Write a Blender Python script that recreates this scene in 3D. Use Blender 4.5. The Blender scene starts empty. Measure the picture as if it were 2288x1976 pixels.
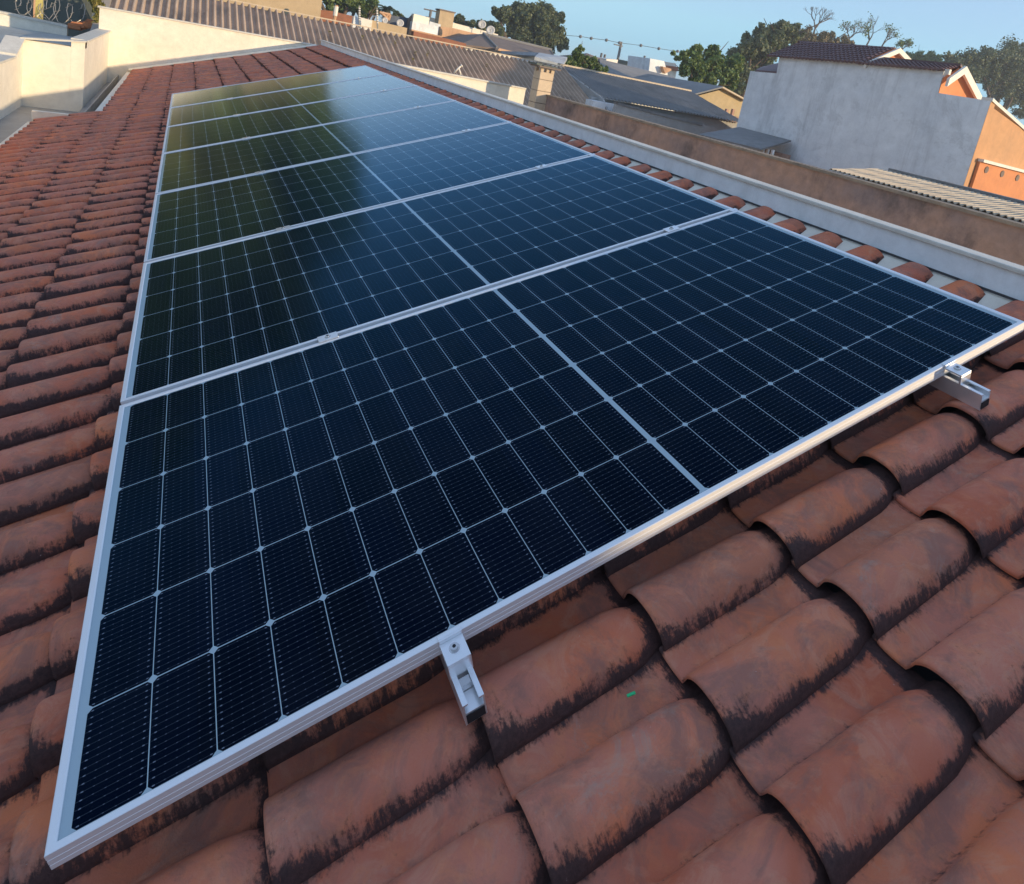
import bpy, math, random
import numpy as np
from mathutils import Vector, Matrix
random.seed(7)
rng = np.random.default_rng(7)
R = math.radians
S = bpy.context.scene
C = S.collection

# ---------------------------------------------------------------- camera
cd = bpy.data.cameras.new('camera')
cam = bpy.data.objects.new('camera', cd); C.objects.link(cam); S.camera = cam
CR = ((0.8605470481903212, -0.47269612003658795, 0.1897818641316409),
      (0.06476706831461732, -0.2680154863825488, -0.9612351043948901),
      (0.5052365829122577, 0.8394796466630273, -0.20002479377733148))   # right, down, forward
CW = Vector((0.09123599, -0.8119633, 1.1364339))
PW, PH, FOC, PPX, PPY = 2288.0, 1976.0, 1450.0, 1236.864, 455.283
m = Matrix.Identity(4)
for i in range(3):
    m[i][0] = CR[0][i]; m[i][1] = -CR[1][i]; m[i][2] = -CR[2][i]; m[i][3] = CW[i]
cam.matrix_world = m
cd.sensor_width = 36; cd.sensor_fit = 'HORIZONTAL'; cd.lens = 36*FOC/PW
cd.shift_x = -(PPX-PW/2)/PW; cd.shift_y = (PPY-PH/2)/PW
cd.clip_start = 0.05; cd.clip_end = 3000
S.render.resolution_x = 1024; S.render.resolution_y = 884

# ---------------------------------------------------------------- light
SUN_EL, SUN_AZ = R(11.3), R(38)              # azimuth from -Y towards +X
sd = Vector((math.sin(SUN_AZ)*math.cos(SUN_EL), -math.cos(SUN_AZ)*math.cos(SUN_EL), math.sin(SUN_EL)))
sl = bpy.data.lights.new('sun', 'SUN'); sl.energy = 2.3; sl.angle = R(0.6); sl.color = (1.0, .76, .47)
so = bpy.data.objects.new('sun', sl); C.objects.link(so)
so.rotation_euler = (-sd).to_track_quat('-Z', 'Y').to_euler()
so.location = (30, -40, 20)
w = bpy.data.worlds.new('World'); S.world = w; w.use_nodes = True
wn = w.node_tree.nodes; wl = w.node_tree.links
sky = wn.new('ShaderNodeTexSky'); sky.sky_type = 'NISHITA'; sky.sun_disc = False
sky.sun_elevation = SUN_EL; sky.sun_rotation = math.atan2(sd.x, sd.y)
sky.altitude = 500; sky.air_density = 1.0; sky.dust_density = 0.1; sky.ozone_density = 3.0
bg = wn['Background']; bg.inputs[1].default_value = 0.142
# camera-like tone compression of the very wide range of the physical sky (one sky for camera and lighting alike)
sp = wn.new('ShaderNodeSeparateColor'); sp.mode = 'HSV'; cb_ = wn.new('ShaderNodeCombineColor'); cb_.mode = 'HSV'
def wm(op, a, b):
    n = wn.new('ShaderNodeMath'); n.operation = op
    for i_, v_ in enumerate((a, b)):
        if isinstance(v_, (int, float)): n.inputs[i_].default_value = v_
        else: wl.new(v_, n.inputs[i_])
    return n.outputs[0]
wl.new(sky.outputs[0], sp.inputs[0]); wl.new(wm('MAXIMUM', sp.outputs[0], .562), cb_.inputs[0])
wl.new(wm('SUBTRACT', wm('SUBTRACT', .67, wm('MULTIPLY', sp.outputs[1], .17)), wm('MULTIPLY', wm('MAXIMUM', 0.0, wm('SUBTRACT', sp.outputs[2], 3.4)), .055)), cb_.inputs[1])
wl.new(wm('MULTIPLY', 2.0, wm('POWER', sp.outputs[2], .28)), cb_.inputs[2])
wl.new(cb_.outputs[0], bg.inputs[0])
S.view_settings.view_transform = 'Standard'; S.view_settings.look = 'None'
S.view_settings.exposure = 1.2; S.view_settings.gamma = 1.0
S.render.engine = 'CYCLES'

# ---------------------------------------------------------------- pixel -> world
def ray(x, y):
    a = (x-PPX)/FOC; b = (y-PPY)/FOC
    return Vector([CR[0][i]*a + CR[1][i]*b + CR[2][i] for i in range(3)])
def PX(x, y, X): r = ray(x, y); return CW + r*((X-CW.x)/r.x)
def PY(x, y, Y): r = ray(x, y); return CW + r*((Y-CW.y)/r.y)
def PZ(x, y, Z): r = ray(x, y); return CW + r*((Z-CW.z)/r.z)
def PN(x, y, n, p0):
    n = Vector(n); r = ray(x, y); return CW + r*((n.dot(p0)-n.dot(CW))/n.dot(r))
SL = math.atan2(.31, .951); cs, sn = math.cos(SL), math.sin(SL)
def UV(u, v, h=0): return Vector((u*cs-h*sn, v, u*sn+h*cs))   # roof-plane coordinates -> world
GROUND = -3.6

# ---------------------------------------------------------------- materials
def nmath(nt, op, a, b=None, c=None, clamp=False):
    n = nt.nodes.new('ShaderNodeMath'); n.operation = op; n.use_clamp = clamp
    for i, v in enumerate((a, b, c)):
        if v is None: continue
        if isinstance(v, (int, float)): n.inputs[i].default_value = v
        else: nt.links.new(v, n.inputs[i])
    return n.outputs[0]
def base(name, col=(.5,.5,.5), rough=.8, metal=0, spec=None):
    mt = bpy.data.materials.new(name); mt.use_nodes = True
    b = mt.node_tree.nodes['Principled BSDF']
    b.inputs['Base Color'].default_value = (*col, 1); b.inputs['Roughness'].default_value = rough
    b.inputs['Metallic'].default_value = metal
    if spec is not None: b.inputs['Specular IOR Level'].default_value = spec
    return mt, mt.node_tree, b
def ramp(nt, fac, stops):
    n = nt.nodes.new('ShaderNodeValToRGB'); cr = n.color_ramp
    while len(cr.elements) < len(stops): cr.elements.new(.5)
    for e, (p, c) in zip(cr.elements, stops):
        e.position = p; e.color = (*c, 1) if len(c) == 3 else c
    nt.links.new(fac, n.inputs[0]); return n.outputs[0]
def noise(nt, vec, scale, detail=5, rough=.6, dist=0):
    n = nt.nodes.new('ShaderNodeTexNoise'); n.inputs['Scale'].default_value = scale
    n.inputs['Detail'].default_value = detail; n.inputs['Roughness'].default_value = rough
    n.inputs['Distortion'].default_value = dist
    if vec is not None: nt.links.new(vec, n.inputs['Vector'])
    return n.outputs['Fac']
def mapv(nt, src, sc=(1,1,1), rot=(0,0,0)):
    n = nt.nodes.new('ShaderNodeMapping'); n.inputs['Scale'].default_value = sc; n.inputs['Rotation'].default_value = rot
    nt.links.new(src, n.inputs['Vector']); return n.outputs[0]
def mix(nt, f, a, b, mode='MIX'):
    n = nt.nodes.new('ShaderNodeMix'); n.data_type = 'RGBA'; n.blend_type = mode
    if isinstance(f, (int, float)): n.inputs[0].default_value = f
    else: nt.links.new(f, n.inputs[0])
    for i, v in ((6, a), (7, b)):
        if isinstance(v, tuple): n.inputs[i].default_value = (*v, 1)
        else: nt.links.new(v, n.inputs[i])
    return n.outputs[2]
def bump(nt, b, h, strength=.3, dist=.01):
    n = nt.nodes.new('ShaderNodeBump'); n.inputs['Strength'].default_value = strength; n.inputs['Distance'].default_value = dist
    nt.links.new(h, n.inputs['Height']); nt.links.new(n.outputs[0], b.inputs['Normal'])
def geo(nt): return nt.nodes.new('ShaderNodeNewGeometry').outputs['Position']

def stained(name, c1, c2, scale=1.5, streak=True, rough=.85, dark=(.1,.09,.08), amt=.5, bs=.15):
    """painted or bare plaster: two tones, vertical streaks, blotchy dirt"""
    mt, nt, b = base(name, c1, rough)
    g = geo(nt)
    n1 = noise(nt, g, scale, 6, .65)
    col = mix(nt, ramp(nt, n1, [(.35, (0,0,0)), (.65, (1,1,1))]), c1, c2)
    n3 = noise(nt, mapv(nt, g, (1.3, 1.3, .9) if 'terracotta' in name else (4, 4, .5) if streak else (1.5, 1.5, 1.5)), scale*.8, 6, .7)
    f = nmath(nt, 'MULTIPLY', ramp(nt, n3, [(.52, (0,0,0)), (.75, (1,1,1))]), amt)
    col = mix(nt, f, col, dark)
    tk = 'terracotta' in name
    if name == 'grey_render':
        sx = nt.nodes.new('ShaderNodeSeparateXYZ'); nt.links.new(g, sx.inputs[0]); cx_ = nt.nodes.new('ShaderNodeCombineXYZ')
        nt.links.new(sx.outputs[1], cx_.inputs[0]); nt.links.new(sx.outputs[2], cx_.inputs[1])
        bt_ = nt.nodes.new('ShaderNodeTexBrick'); nt.links.new(cx_.outputs[0], bt_.inputs[0]); bt_.inputs['Scale'].default_value = 1.0
        for k_, v_ in (('Brick Width', .40), ('Row Height', .20), ('Mortar Size', .012), ('Mortar Smooth', .6), ('Bias', -.2)): bt_.inputs[k_].default_value = v_
        bt_.inputs['Color1'].default_value = (1, 1, 1, 1); bt_.inputs['Color2'].default_value = (.82, .83, .84, 1); bt_.inputs['Mortar'].default_value = (.9, .9, .9, 1)
        bf = nmath(nt, 'MULTIPLY', ramp(nt, noise(nt, g, .5, 3, .6), [(.35, (0,0,0)), (.65, (1,1,1))]), .55)
        col = mix(nt, bf, col, bt_.outputs[0], 'MULTIPLY')
        pt = ramp(nt, noise(nt, g, .9, 7, .75, .6), [(.56, (0,0,0)), (.60, (1,1,1))])
        col = mix(nt, nmath(nt, 'MULTIPLY', pt, .35), col, (.50,.52,.53))
    mo = nmath(nt, 'ADD', nmath(nt, 'MULTIPLY', noise(nt, g, scale*6, 8, .75), 1.1 if tk else .55), .45 if tk else .72)
    hv = nt.nodes.new('ShaderNodeHueSaturation'); nt.links.new(col, hv.inputs['Color']); nt.links.new(mo, hv.inputs['Value'])
    nt.links.new(hv.outputs[0], b.inputs['Base Color'])
    bump(nt, b, noise(nt, g, scale*25, 4, .6), bs, .01)
    return mt

M = {}
M['cream'] = stained('cream_paint', (.82,.77,.65), (.78,.72,.60), 1.2, True, .7, (.55,.48,.36), .25, .08)
M['whitewall'] = stained('painted_plaster', (.84,.86,.86), (.77,.79,.80), 1.5, True, .75, (.42,.40,.36), .3, .1)
M['coping'] = stained('coping_paint', (.66,.64,.57), (.58,.55,.48), 3, False, .6, (.35,.32,.28), .35, .1)
M['brown'] = stained('weathered_terracotta_render', (.48,.28,.19), (.28,.20,.18), 1.1, True, .9, (.045,.042,.045), 1.0, .3)
M['browncop'] = stained('dirty_coping', (.36,.27,.19), (.20,.16,.12), 3, False, .85, (.07,.06,.05), .7, .2)
M['concrete'] = stained('bare_render', (.42,.42,.41), (.34,.345,.34), .55, True, .9, (.20,.20,.20), .55, .2)
M['bigwall'] = stained('grey_render', (.84,.87,.88), (.72,.76,.79), .7, True, .9, (.34,.35,.36), .6, .15)
M['orange'] = stained('orange_render', (.62,.33,.16), (.55,.31,.16), .8, True, .85, (.40,.24,.14), .4, .15)
M['orangepaint'] = stained('orange_paint', (.68,.27,.11), (.62,.24,.10), .8, True, .8, (.45,.22,.12), .3, .1)
M['yellow'] = stained('ochre_paint', (.48,.38,.22), (.43,.33,.19), .8, True, .8, (.3,.24,.16), .3, .1)
M['beige'] = stained('beige_render', (.52,.40,.25), (.46,.35,.22), .6, True, .85, (.3,.22,.14), .3, .1)
M['peach'] = stained('peach_render', (.60,.38,.23), (.5,.30,.18), .5, True, .85, (.25,.16,.11), .6, .1)
M['white'] = stained('white_paint', (.8,.77,.7), (.74,.7,.62), 2, False, .6, (.5,.45,.4), .2, .05)
M['metalgrey'] = stained('galvanised_gutter', (.30,.31,.31), (.24,.25,.25), 3, False, .55, (.14,.13,.12), .5, .1)
M['ground'] = stained('dry_ground', (.16,.11,.07), (.10,.11,.05), .2, False, .95, (.05,.06,.03), .5, .3)
M['fibro'] = stained('fibre_cement', (.52,.39,.29), (.38,.29,.22), 1.2, False, .9, (.13,.10,.09), .6, .2)
M['fibrogrey'] = stained('old_fibre_cement', (.25,.25,.25), (.19,.195,.20), .8, False, .9, (.09,.09,.09), .6, .2)
M['fibrolight'] = stained('pale_fibre_cement', (.60,.51,.38), (.52,.43,.32), 2, False, .85, (.3,.25,.2), .3, .2)
M['purpletile'] = stained('glazed_brown_tile', (.17,.10,.10), (.13,.08,.085), 3, False, .6, (.08,.06,.06), .5, .1)
M['claytile'] = stained('distant_clay_tile', (.34,.14,.08), (.25,.11,.07), 2, False, .85, (.1,.06,.05), .6, .1)
M['browntile'] = stained('distant_brown_tile', (.22,.17,.14), (.17,.13,.11), 2, False, .85, (.09,.08,.07), .6, .1)
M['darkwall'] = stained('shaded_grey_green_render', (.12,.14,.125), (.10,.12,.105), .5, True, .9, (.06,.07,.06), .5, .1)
M['bark'] = stained('bark', (.13,.09,.06), (.09,.065,.045), 6, True, .95, (.04,.03,.02), .5, .4)
M['twig'] = stained('grey_twig', (.20,.16,.13), (.15,.12,.10), 6, True, .95, (.08,.06,.05), .5, .2)
M['wood'] = stained('painted_wood', (.35,.30,.22), (.28,.22,.16), 5, True, .85, (.12,.09,.07), .5, .2)
M['pole'] = stained('concrete_pole', (.20,.19,.19), (.16,.155,.15), 4, True, .9, (.08,.08,.08), .4, .1)
M['black'] = base('black_rubber', (.015,.015,.018), .7)[0]
M['alu'] = base('anodised_aluminium', (.84,.86,.88), .42, .35)[0]
M['alubright'] = base('cut_aluminium', (.84,.86,.88), .30, .75)[0]
M['steel'] = base('stainless_bolt', (.62,.62,.62), .25, 1)[0]
M['sealant'] = base('dark_sealant', (.05,.05,.055), .8)[0]
M['green'] = base('green_plastic', (.02,.55,.20), .35)[0]
M['wire'] = base('galvanised_wire', (.42,.40,.36), .45, .6)[0]
M['dish'] = base('dish_grey', (.6,.6,.6), .5)[0]
M['blue'] = base('dark_opening', (.03,.03,.035), .8)[0]

def leafmat(name, cols, rough=.55):
    mt, nt, b = base(name, cols[0], rough)
    at = nt.nodes.new('ShaderNodeAttribute'); at.attribute_name = 'rnd'
    n = len(cols)
    col = ramp(nt, at.outputs['Fac'], [(i/(n-1), c) for i, c in enumerate(cols)])
    nt.links.new(col, b.inputs['Base Color'])
    tr = nt.nodes.new('ShaderNodeBsdfTranslucent'); nt.links.new(col, tr.inputs[0])
    mx = nt.nodes.new('ShaderNodeMixShader'); mx.inputs[0].default_value = .25
    out = nt.nodes['Material Output']
    nt.links.new(b.outputs[0], mx.inputs[1]); nt.links.new(tr.outputs[0], mx.inputs[2]); nt.links.new(mx.outputs[0], out.inputs[0])
    return mt
M['leafdark'] = leafmat('dark_foliage', [(.05,.08,.035), (.09,.13,.05), (.17,.18,.08), (.07,.11,.05)])
M['leafmid'] = leafmat('mid_foliage', [(.05,.11,.03), (.11,.19,.05), (.22,.28,.08), (.09,.15,.05)])
M['leafdry'] = leafmat('dry_foliage', [(.09,.10,.04), (.18,.15,.07), (.28,.20,.11), (.12,.12,.05)])
M['leafolive'] = leafmat('olive_foliage', [(.27,.24,.06), (.38,.32,.09), (.46,.38,.12), (.24,.24,.07)])
M['leafyellow'] = leafmat('yellow_leaves', [(.30,.26,.06), (.16,.18,.05), (.4,.33,.1)])

def panel_glass():
    mt, nt, b = base('monocrystalline_cells', (.01,.015,.04), .16)
    uvn = nt.nodes.new('ShaderNodeUVMap'); sep = nt.nodes.new('ShaderNodeSeparateXYZ'); nt.links.new(uvn.outputs[0], sep.inputs[0])
    u, v = sep.outputs[0], sep.outputs[1]
    MM = lambda op, a, b_=None, c_=None, cl=False: nmath(nt, op, a, b_, c_, cl)
    us = MM('SUBTRACT', MM('ABSOLUTE', MM('SUBTRACT', u, 1.139)), .006)
    CU, CV = .0922, .1845
    c = MM('MULTIPLY', MM('FRACT', MM('DIVIDE', us, CU)), CU)
    ce = MM('MINIMUM', c, MM('SUBTRACT', CU, c))
    vs = MM('SUBTRACT', v, .0135)
    r = MM('MULTIPLY', MM('FRACT', MM('DIVIDE', vs, CV)), CV)
    re = MM('MINIMUM', r, MM('SUBTRACT', CV, r))
    gap = MM('MAXIMUM', MM('LESS_THAN', ce, .00075), MM('LESS_THAN', re, .0010))
    dia = MM('LESS_THAN', MM('ADD', ce, re), .0085)
    gap = MM('MAXIMUM', gap, dia)
    for e in (MM('LESS_THAN', us, 0.0), MM('GREATER_THAN', us, CU*12), MM('LESS_THAN', vs, 0.0), MM('GREATER_THAN', vs, CV*6)):
        gap = MM('MAXIMUM', gap, e)
    BP = CV/16
    bb = MM('ABSOLUTE', MM('SUBTRACT', MM('MULTIPLY', MM('FRACT', MM('DIVIDE', r, BP)), BP), BP/2))
    bus = MM('MULTIPLY', MM('LESS_THAN', bb, .0004), .14)
    d1 = MM('LESS_THAN', MM('ABSOLUTE', MM('SUBTRACT', ce, .008)), .0016)
    dots = MM('MULTIPLY', MM('LESS_THAN', bb, .0009), d1)
    c3 = MM('MULTIPLY', MM('FRACT', MM('DIVIDE', c, .0155)), .0155)
    d2 = MM('MULTIPLY', MM('LESS_THAN', MM('ABSOLUTE', MM('SUBTRACT', c3, .0077)), .0012), MM('LESS_THAN', bb, .0006))
    bus = MM('MAXIMUM', MM('MAXIMUM', bus, MM('MULTIPLY', dots, .60)), MM('MULTIPLY', d2, .35))
    # slight cell-to-cell tone
    cx = MM('FLOOR', MM('DIVIDE', u, CU)); cy = MM('FLOOR', MM('DIVIDE', vs, CV))
    wnz = nt.nodes.new('ShaderNodeTexWhiteNoise'); cb = nt.nodes.new('ShaderNodeCombineXYZ')
    nt.links.new(cx, cb.inputs[0]); nt.links.new(cy, cb.inputs[1]); nt.links.new(cb.outputs[0], wnz.inputs[0])
    cell = mix(nt, wnz.outputs[0], (.0008,.0028,.008), (.0016,.0045,.014))
    col = mix(nt, bus, cell, (.30,.34,.42))
    col = mix(nt, gap, col, (.40,.50,.55))
    g = geo(nt)
    dust = noise(nt, g, 6, 8, .75)
    dust2 = noise(nt, mapv(nt, g, (3, 14, 3)), 5, 6, .7)
    df = nmath(nt, 'MULTIPLY', ramp(nt, dust, [(.45, (0,0,0)), (.8, (1,1,1))]), .016)
    col = mix(nt, df, col, (.35,.36,.38))
    rg = MM('ADD', MM('MULTIPLY', dust2, .10), .10)
    # anti-reflection coated glass: weak blue reflection face-on, white only at grazing angles
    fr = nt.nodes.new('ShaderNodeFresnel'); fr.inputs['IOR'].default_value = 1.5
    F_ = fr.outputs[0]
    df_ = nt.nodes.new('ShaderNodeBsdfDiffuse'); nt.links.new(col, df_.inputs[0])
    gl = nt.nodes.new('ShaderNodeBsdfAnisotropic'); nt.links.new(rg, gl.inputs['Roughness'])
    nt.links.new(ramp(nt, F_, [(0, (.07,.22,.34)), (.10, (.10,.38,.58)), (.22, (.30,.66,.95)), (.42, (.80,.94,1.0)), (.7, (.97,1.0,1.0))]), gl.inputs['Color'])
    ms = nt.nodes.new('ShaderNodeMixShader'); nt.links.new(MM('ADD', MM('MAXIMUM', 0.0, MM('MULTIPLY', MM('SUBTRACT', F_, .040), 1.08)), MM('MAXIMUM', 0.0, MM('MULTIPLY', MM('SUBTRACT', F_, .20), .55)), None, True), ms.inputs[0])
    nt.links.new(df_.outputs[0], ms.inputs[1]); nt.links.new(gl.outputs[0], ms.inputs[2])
    nt.links.new(ms.outputs[0], nt.nodes['Material Output'].inputs[0]); nt.nodes.remove(b)
    return mt
M['glass'] = panel_glass()

def clay():
    mt, nt, b = base('old_clay_tile', (.3,.12,.08), .85)
    uvn = nt.nodes.new('ShaderNodeUVMap'); sep = nt.nodes.new('ShaderNodeSeparateXYZ'); nt.links.new(uvn.outputs[0], sep.inputs[0])
    s, t = sep.outputs[0], sep.outputs[1]          # s metres from the lower lip, t -1..1 over the barrel, 1..2 channel
    at = nt.nodes.new('ShaderNodeAttribute'); at.attribute_name = 'rnd'
    sc = nt.nodes.new('ShaderNodeSeparateColor'); nt.links.new(at.outputs['Color'], sc.inputs[0])
    ra, rb, rc = sc.outputs[0], sc.outputs[1], sc.outputs[2]
    g = geo(nt)
    big = noise(nt, g, 5, 4, .6, .3)
    mid = noise(nt, g, 22, 8, .72, .6)
    fine = noise(nt, g, 120, 6, .75)
    spk = noise(nt, g, 420, 3, .8)
    c0 = ramp(nt, ra, [(0, (.50,.120,.055)), (.3, (.62,.165,.075)), (.6, (.72,.21,.085)), (.8, (.56,.16,.070)), (1, (.46,.17,.10))])
    c1 = mix(nt, ramp(nt, big, [(.40, (0,0,0)), (.60, (1,1,1))]), c0, (.56,.19,.12))
    c1 = mix(nt, nmath(nt, 'MULTIPLY', ramp(nt, noise(nt, g, 11, 6, .7, 1.2), [(.50, (0,0,0)), (.62, (1,1,1))]), .40), c1, (.62,.30,.19))
    c1 = mix(nt, nmath(nt, 'MULTIPLY', ramp(nt, noise(nt, g, 8, 7, .7, .8), [(.47, (0,0,0)), (.62, (1,1,1))]), .72), c1, (.27,.125,.095))
    c1 = mix(nt, nmath(nt, 'MULTIPLY', ramp(nt, mid, [(.5, (0,0,0)), (.66, (1,1,1))]), .45), c1, (.68,.23,.10))
    lich = nmath(nt, 'MULTIPLY', ramp(nt, noise(nt, g, 9, 9, .8, 1.0), [(.54, (0,0,0)), (.68, (1,1,1))]), nmath(nt, 'MULTIPLY', rb, .55))
    c1 = mix(nt, lich, c1, (.34,.30,.25))
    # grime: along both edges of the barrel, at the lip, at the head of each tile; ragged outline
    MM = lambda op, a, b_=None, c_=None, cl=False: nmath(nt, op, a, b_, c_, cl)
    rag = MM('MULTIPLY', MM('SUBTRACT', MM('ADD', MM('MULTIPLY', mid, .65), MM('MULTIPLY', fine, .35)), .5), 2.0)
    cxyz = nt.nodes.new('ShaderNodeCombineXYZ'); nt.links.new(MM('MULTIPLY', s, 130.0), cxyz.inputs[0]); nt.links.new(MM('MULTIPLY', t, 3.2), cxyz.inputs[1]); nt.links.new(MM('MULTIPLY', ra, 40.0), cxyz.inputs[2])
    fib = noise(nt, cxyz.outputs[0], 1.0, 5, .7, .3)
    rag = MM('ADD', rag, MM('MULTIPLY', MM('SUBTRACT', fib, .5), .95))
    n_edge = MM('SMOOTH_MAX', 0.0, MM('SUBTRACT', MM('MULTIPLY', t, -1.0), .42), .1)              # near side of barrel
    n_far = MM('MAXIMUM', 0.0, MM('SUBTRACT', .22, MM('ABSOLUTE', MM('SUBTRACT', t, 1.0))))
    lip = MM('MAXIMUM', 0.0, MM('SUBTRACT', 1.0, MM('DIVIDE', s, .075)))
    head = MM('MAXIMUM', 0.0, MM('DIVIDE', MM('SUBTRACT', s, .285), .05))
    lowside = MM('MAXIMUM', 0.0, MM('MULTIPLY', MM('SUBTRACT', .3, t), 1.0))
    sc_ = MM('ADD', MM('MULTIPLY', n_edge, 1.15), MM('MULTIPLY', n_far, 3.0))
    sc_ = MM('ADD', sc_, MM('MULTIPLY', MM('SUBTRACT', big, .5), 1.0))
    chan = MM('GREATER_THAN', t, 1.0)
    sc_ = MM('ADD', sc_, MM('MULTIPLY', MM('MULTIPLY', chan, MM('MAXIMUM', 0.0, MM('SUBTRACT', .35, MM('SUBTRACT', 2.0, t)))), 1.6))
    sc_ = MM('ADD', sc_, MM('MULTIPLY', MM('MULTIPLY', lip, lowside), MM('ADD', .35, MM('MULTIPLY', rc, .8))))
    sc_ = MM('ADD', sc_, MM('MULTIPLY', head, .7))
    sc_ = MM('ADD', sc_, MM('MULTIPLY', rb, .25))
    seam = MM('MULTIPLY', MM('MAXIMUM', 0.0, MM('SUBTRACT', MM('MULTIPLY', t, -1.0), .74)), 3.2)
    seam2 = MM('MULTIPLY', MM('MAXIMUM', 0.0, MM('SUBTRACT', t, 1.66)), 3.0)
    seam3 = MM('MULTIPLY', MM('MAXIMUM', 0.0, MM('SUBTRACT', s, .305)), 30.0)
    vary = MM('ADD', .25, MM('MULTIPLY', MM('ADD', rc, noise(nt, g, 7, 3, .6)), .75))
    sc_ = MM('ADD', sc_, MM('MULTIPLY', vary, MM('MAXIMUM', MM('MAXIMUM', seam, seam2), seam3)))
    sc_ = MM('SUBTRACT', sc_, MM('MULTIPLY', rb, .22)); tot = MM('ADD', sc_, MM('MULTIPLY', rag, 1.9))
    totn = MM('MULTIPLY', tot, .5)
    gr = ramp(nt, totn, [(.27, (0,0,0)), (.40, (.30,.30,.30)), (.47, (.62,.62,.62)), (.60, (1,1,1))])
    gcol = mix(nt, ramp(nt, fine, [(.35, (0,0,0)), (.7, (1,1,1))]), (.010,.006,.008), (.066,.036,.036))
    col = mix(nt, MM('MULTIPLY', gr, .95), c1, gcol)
    patch = MM('MULTIPLY', ramp(nt, noise(nt, g, 14, 9, .78, .8), [(.64, (0,0,0)), (.70, (1,1,1))]), .45)
    col = mix(nt, patch, col, (.09,.06,.05))
    wh = MM('MULTIPLY', ramp(nt, noise(nt, g, 60, 3, .8), [(.735, (0,0,0)), (.76, (1,1,1))]), .5)
    col = mix(nt, wh, col, (.6,.57,.52))
    nt.links.new(col, b.inputs['Base Color'])
    nt.links.new(MM('ADD', .62, MM('MULTIPLY', fine, .3)), b.inputs['Roughness'])
    h = MM('ADD', MM('MULTIPLY', fine, .6), MM('ADD', MM('MULTIPLY', mid, 1.2), MM('MULTIPLY', spk, .3)))
    h = MM('ADD', h, MM('MULTIPLY', gr, .25))
    bump(nt, b, h, .42, .006)
    return mt
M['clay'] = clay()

# ---------------------------------------------------------------- object helpers
def tag(o, label=None, cat=None, group=None, kind=None):
    if label: o['label'] = label
    if cat: o['category'] = cat
    if group: o['group'] = group
    if kind: o['kind'] = kind
    return o
def thing(name, label, cat, loc=(0,0,0), group=None):
    o = bpy.data.objects.new(name, None); C.objects.link(o); o.location = loc
    o.empty_display_size = .2
    return tag(o, label, cat, group)
def link(name, me, mat, parent=None, smooth=False):
    o = bpy.data.objects.new(name, me); C.objects.link(o)
    if mat is not None: me.materials.append(M[mat] if isinstance(mat, str) else mat)
    me.polygons.foreach_set('use_smooth', [bool(smooth)]*len(me.polygons))
    if parent is not None:
        o.parent = parent
        o.matrix_parent_inverse = Matrix.Translation(parent.location).inverted()
    return o
class MB:
    def __init__(s): s.v = []; s.f = []
    def add(s, vs, fs):
        k = len(s.v); s.v += [tuple(p) for p in vs]; s.f += [tuple(i+k for i in f) for f in fs]; return s
    def box(s, x0, x1, y0, y1, z0, z1, T=None):
        vs = [Vector((x, y, z)) for x in (x0, x1) for y in (y0, y1) for z in (z0, z1)]
        if T: vs = [T(*p) for p in vs]
        return s.add(vs, [(0,1,3,2), (4,6,7,5), (0,4,5,1), (2,3,7,6), (0,2,6,4), (1,5,7,3)])
    def slab(s, poly, off):
        n = len(poly); off = Vector(off); vs = [Vector(p) for p in poly]; vs += [p+off for p in vs]
        fs = [tuple(range(n)), tuple(range(2*n-1, n-1, -1))]
        fs += [(i, i+n, (i+1) % n+n, (i+1) % n) for i in range(n)]
        return s.add(vs, fs)
    def tube(s, pts, r, k=6, cap=True):
        pts = [Vector(p) for p in pts]; rs = r if isinstance(r, (list, tuple)) else [r]*len(pts)
        rings = []; vs = []
        for i, p in enumerate(pts):
            d = (pts[min(i+1, len(pts)-1)]-pts[max(i-1, 0)]).normalized()
            a = d.orthogonal().normalized() if i == 0 else (a-d*a.dot(d)).normalized()
            b_ = d.cross(a)
            for j in range(k):
                t = 2*math.pi*j/k; vs.append(p+(a*math.cos(t)+b_*math.sin(t))*rs[i])
        fs = [(i*k+j, i*k+(j+1) % k, (i+1)*k+(j+1) % k, (i+1)*k+j) for i in range(len(pts)-1) for j in range(k)]
        if cap: fs += [tuple(range(k-1, -1, -1)), tuple(range((len(pts)-1)*k, len(pts)*k))]
        return s.add(vs, fs)
    def build(s, name, mat, parent=None, smooth=False, bevel=0):
        me = bpy.data.meshes.new(name); me.from_pydata(s.v, [], s.f); me.update()
        o = link(name, me, mat, parent, smooth)
        if bevel:
            bv = o.modifiers.new('bevel', 'BEVEL'); bv.width = bevel; bv.segments = 2; bv.limit_method = 'ANGLE'
        return o
def npmesh(name, V, F, mat, parent=None, smooth=True, uv=None, col=None):
    """V (n,3), F (m,4) quads; uv per vertex; col per vertex"""
    me = bpy.data.meshes.new(name)
    me.vertices.add(len(V)); me.vertices.foreach_set('co', np.asarray(V, np.float32).ravel())
    k = F.shape[1]
    me.loops.add(F.size); me.loops.foreach_set('vertex_index', F.astype(np.int32).ravel())
    me.polygons.add(len(F)); me.polygons.foreach_set('loop_start', np.arange(0, F.size, k, dtype=np.int32))
    if uv is not None:
        l = me.uv_layers.new(name='UVMap'); l.data.foreach_set('uv', np.asarray(uv, np.float32)[F.ravel()].ravel())
    if col is not None:
        a = me.color_attributes.new('rnd', 'FLOAT_COLOR', 'POINT')
        a.data.foreach_set('color', np.asarray(col, np.float32).ravel())
    me.update(calc_edges=True); me.validate()
    return link(name, me, mat, parent, smooth)

# ================================================================ GROUND
g = MB(); g.add([(-600,-600,GROUND), (600,-600,GROUND), (600,900,GROUND), (-600,900,GROUND)], [(0,1,2,3)])
tag(g.build('ground', 'ground'), kind='structure')

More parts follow.
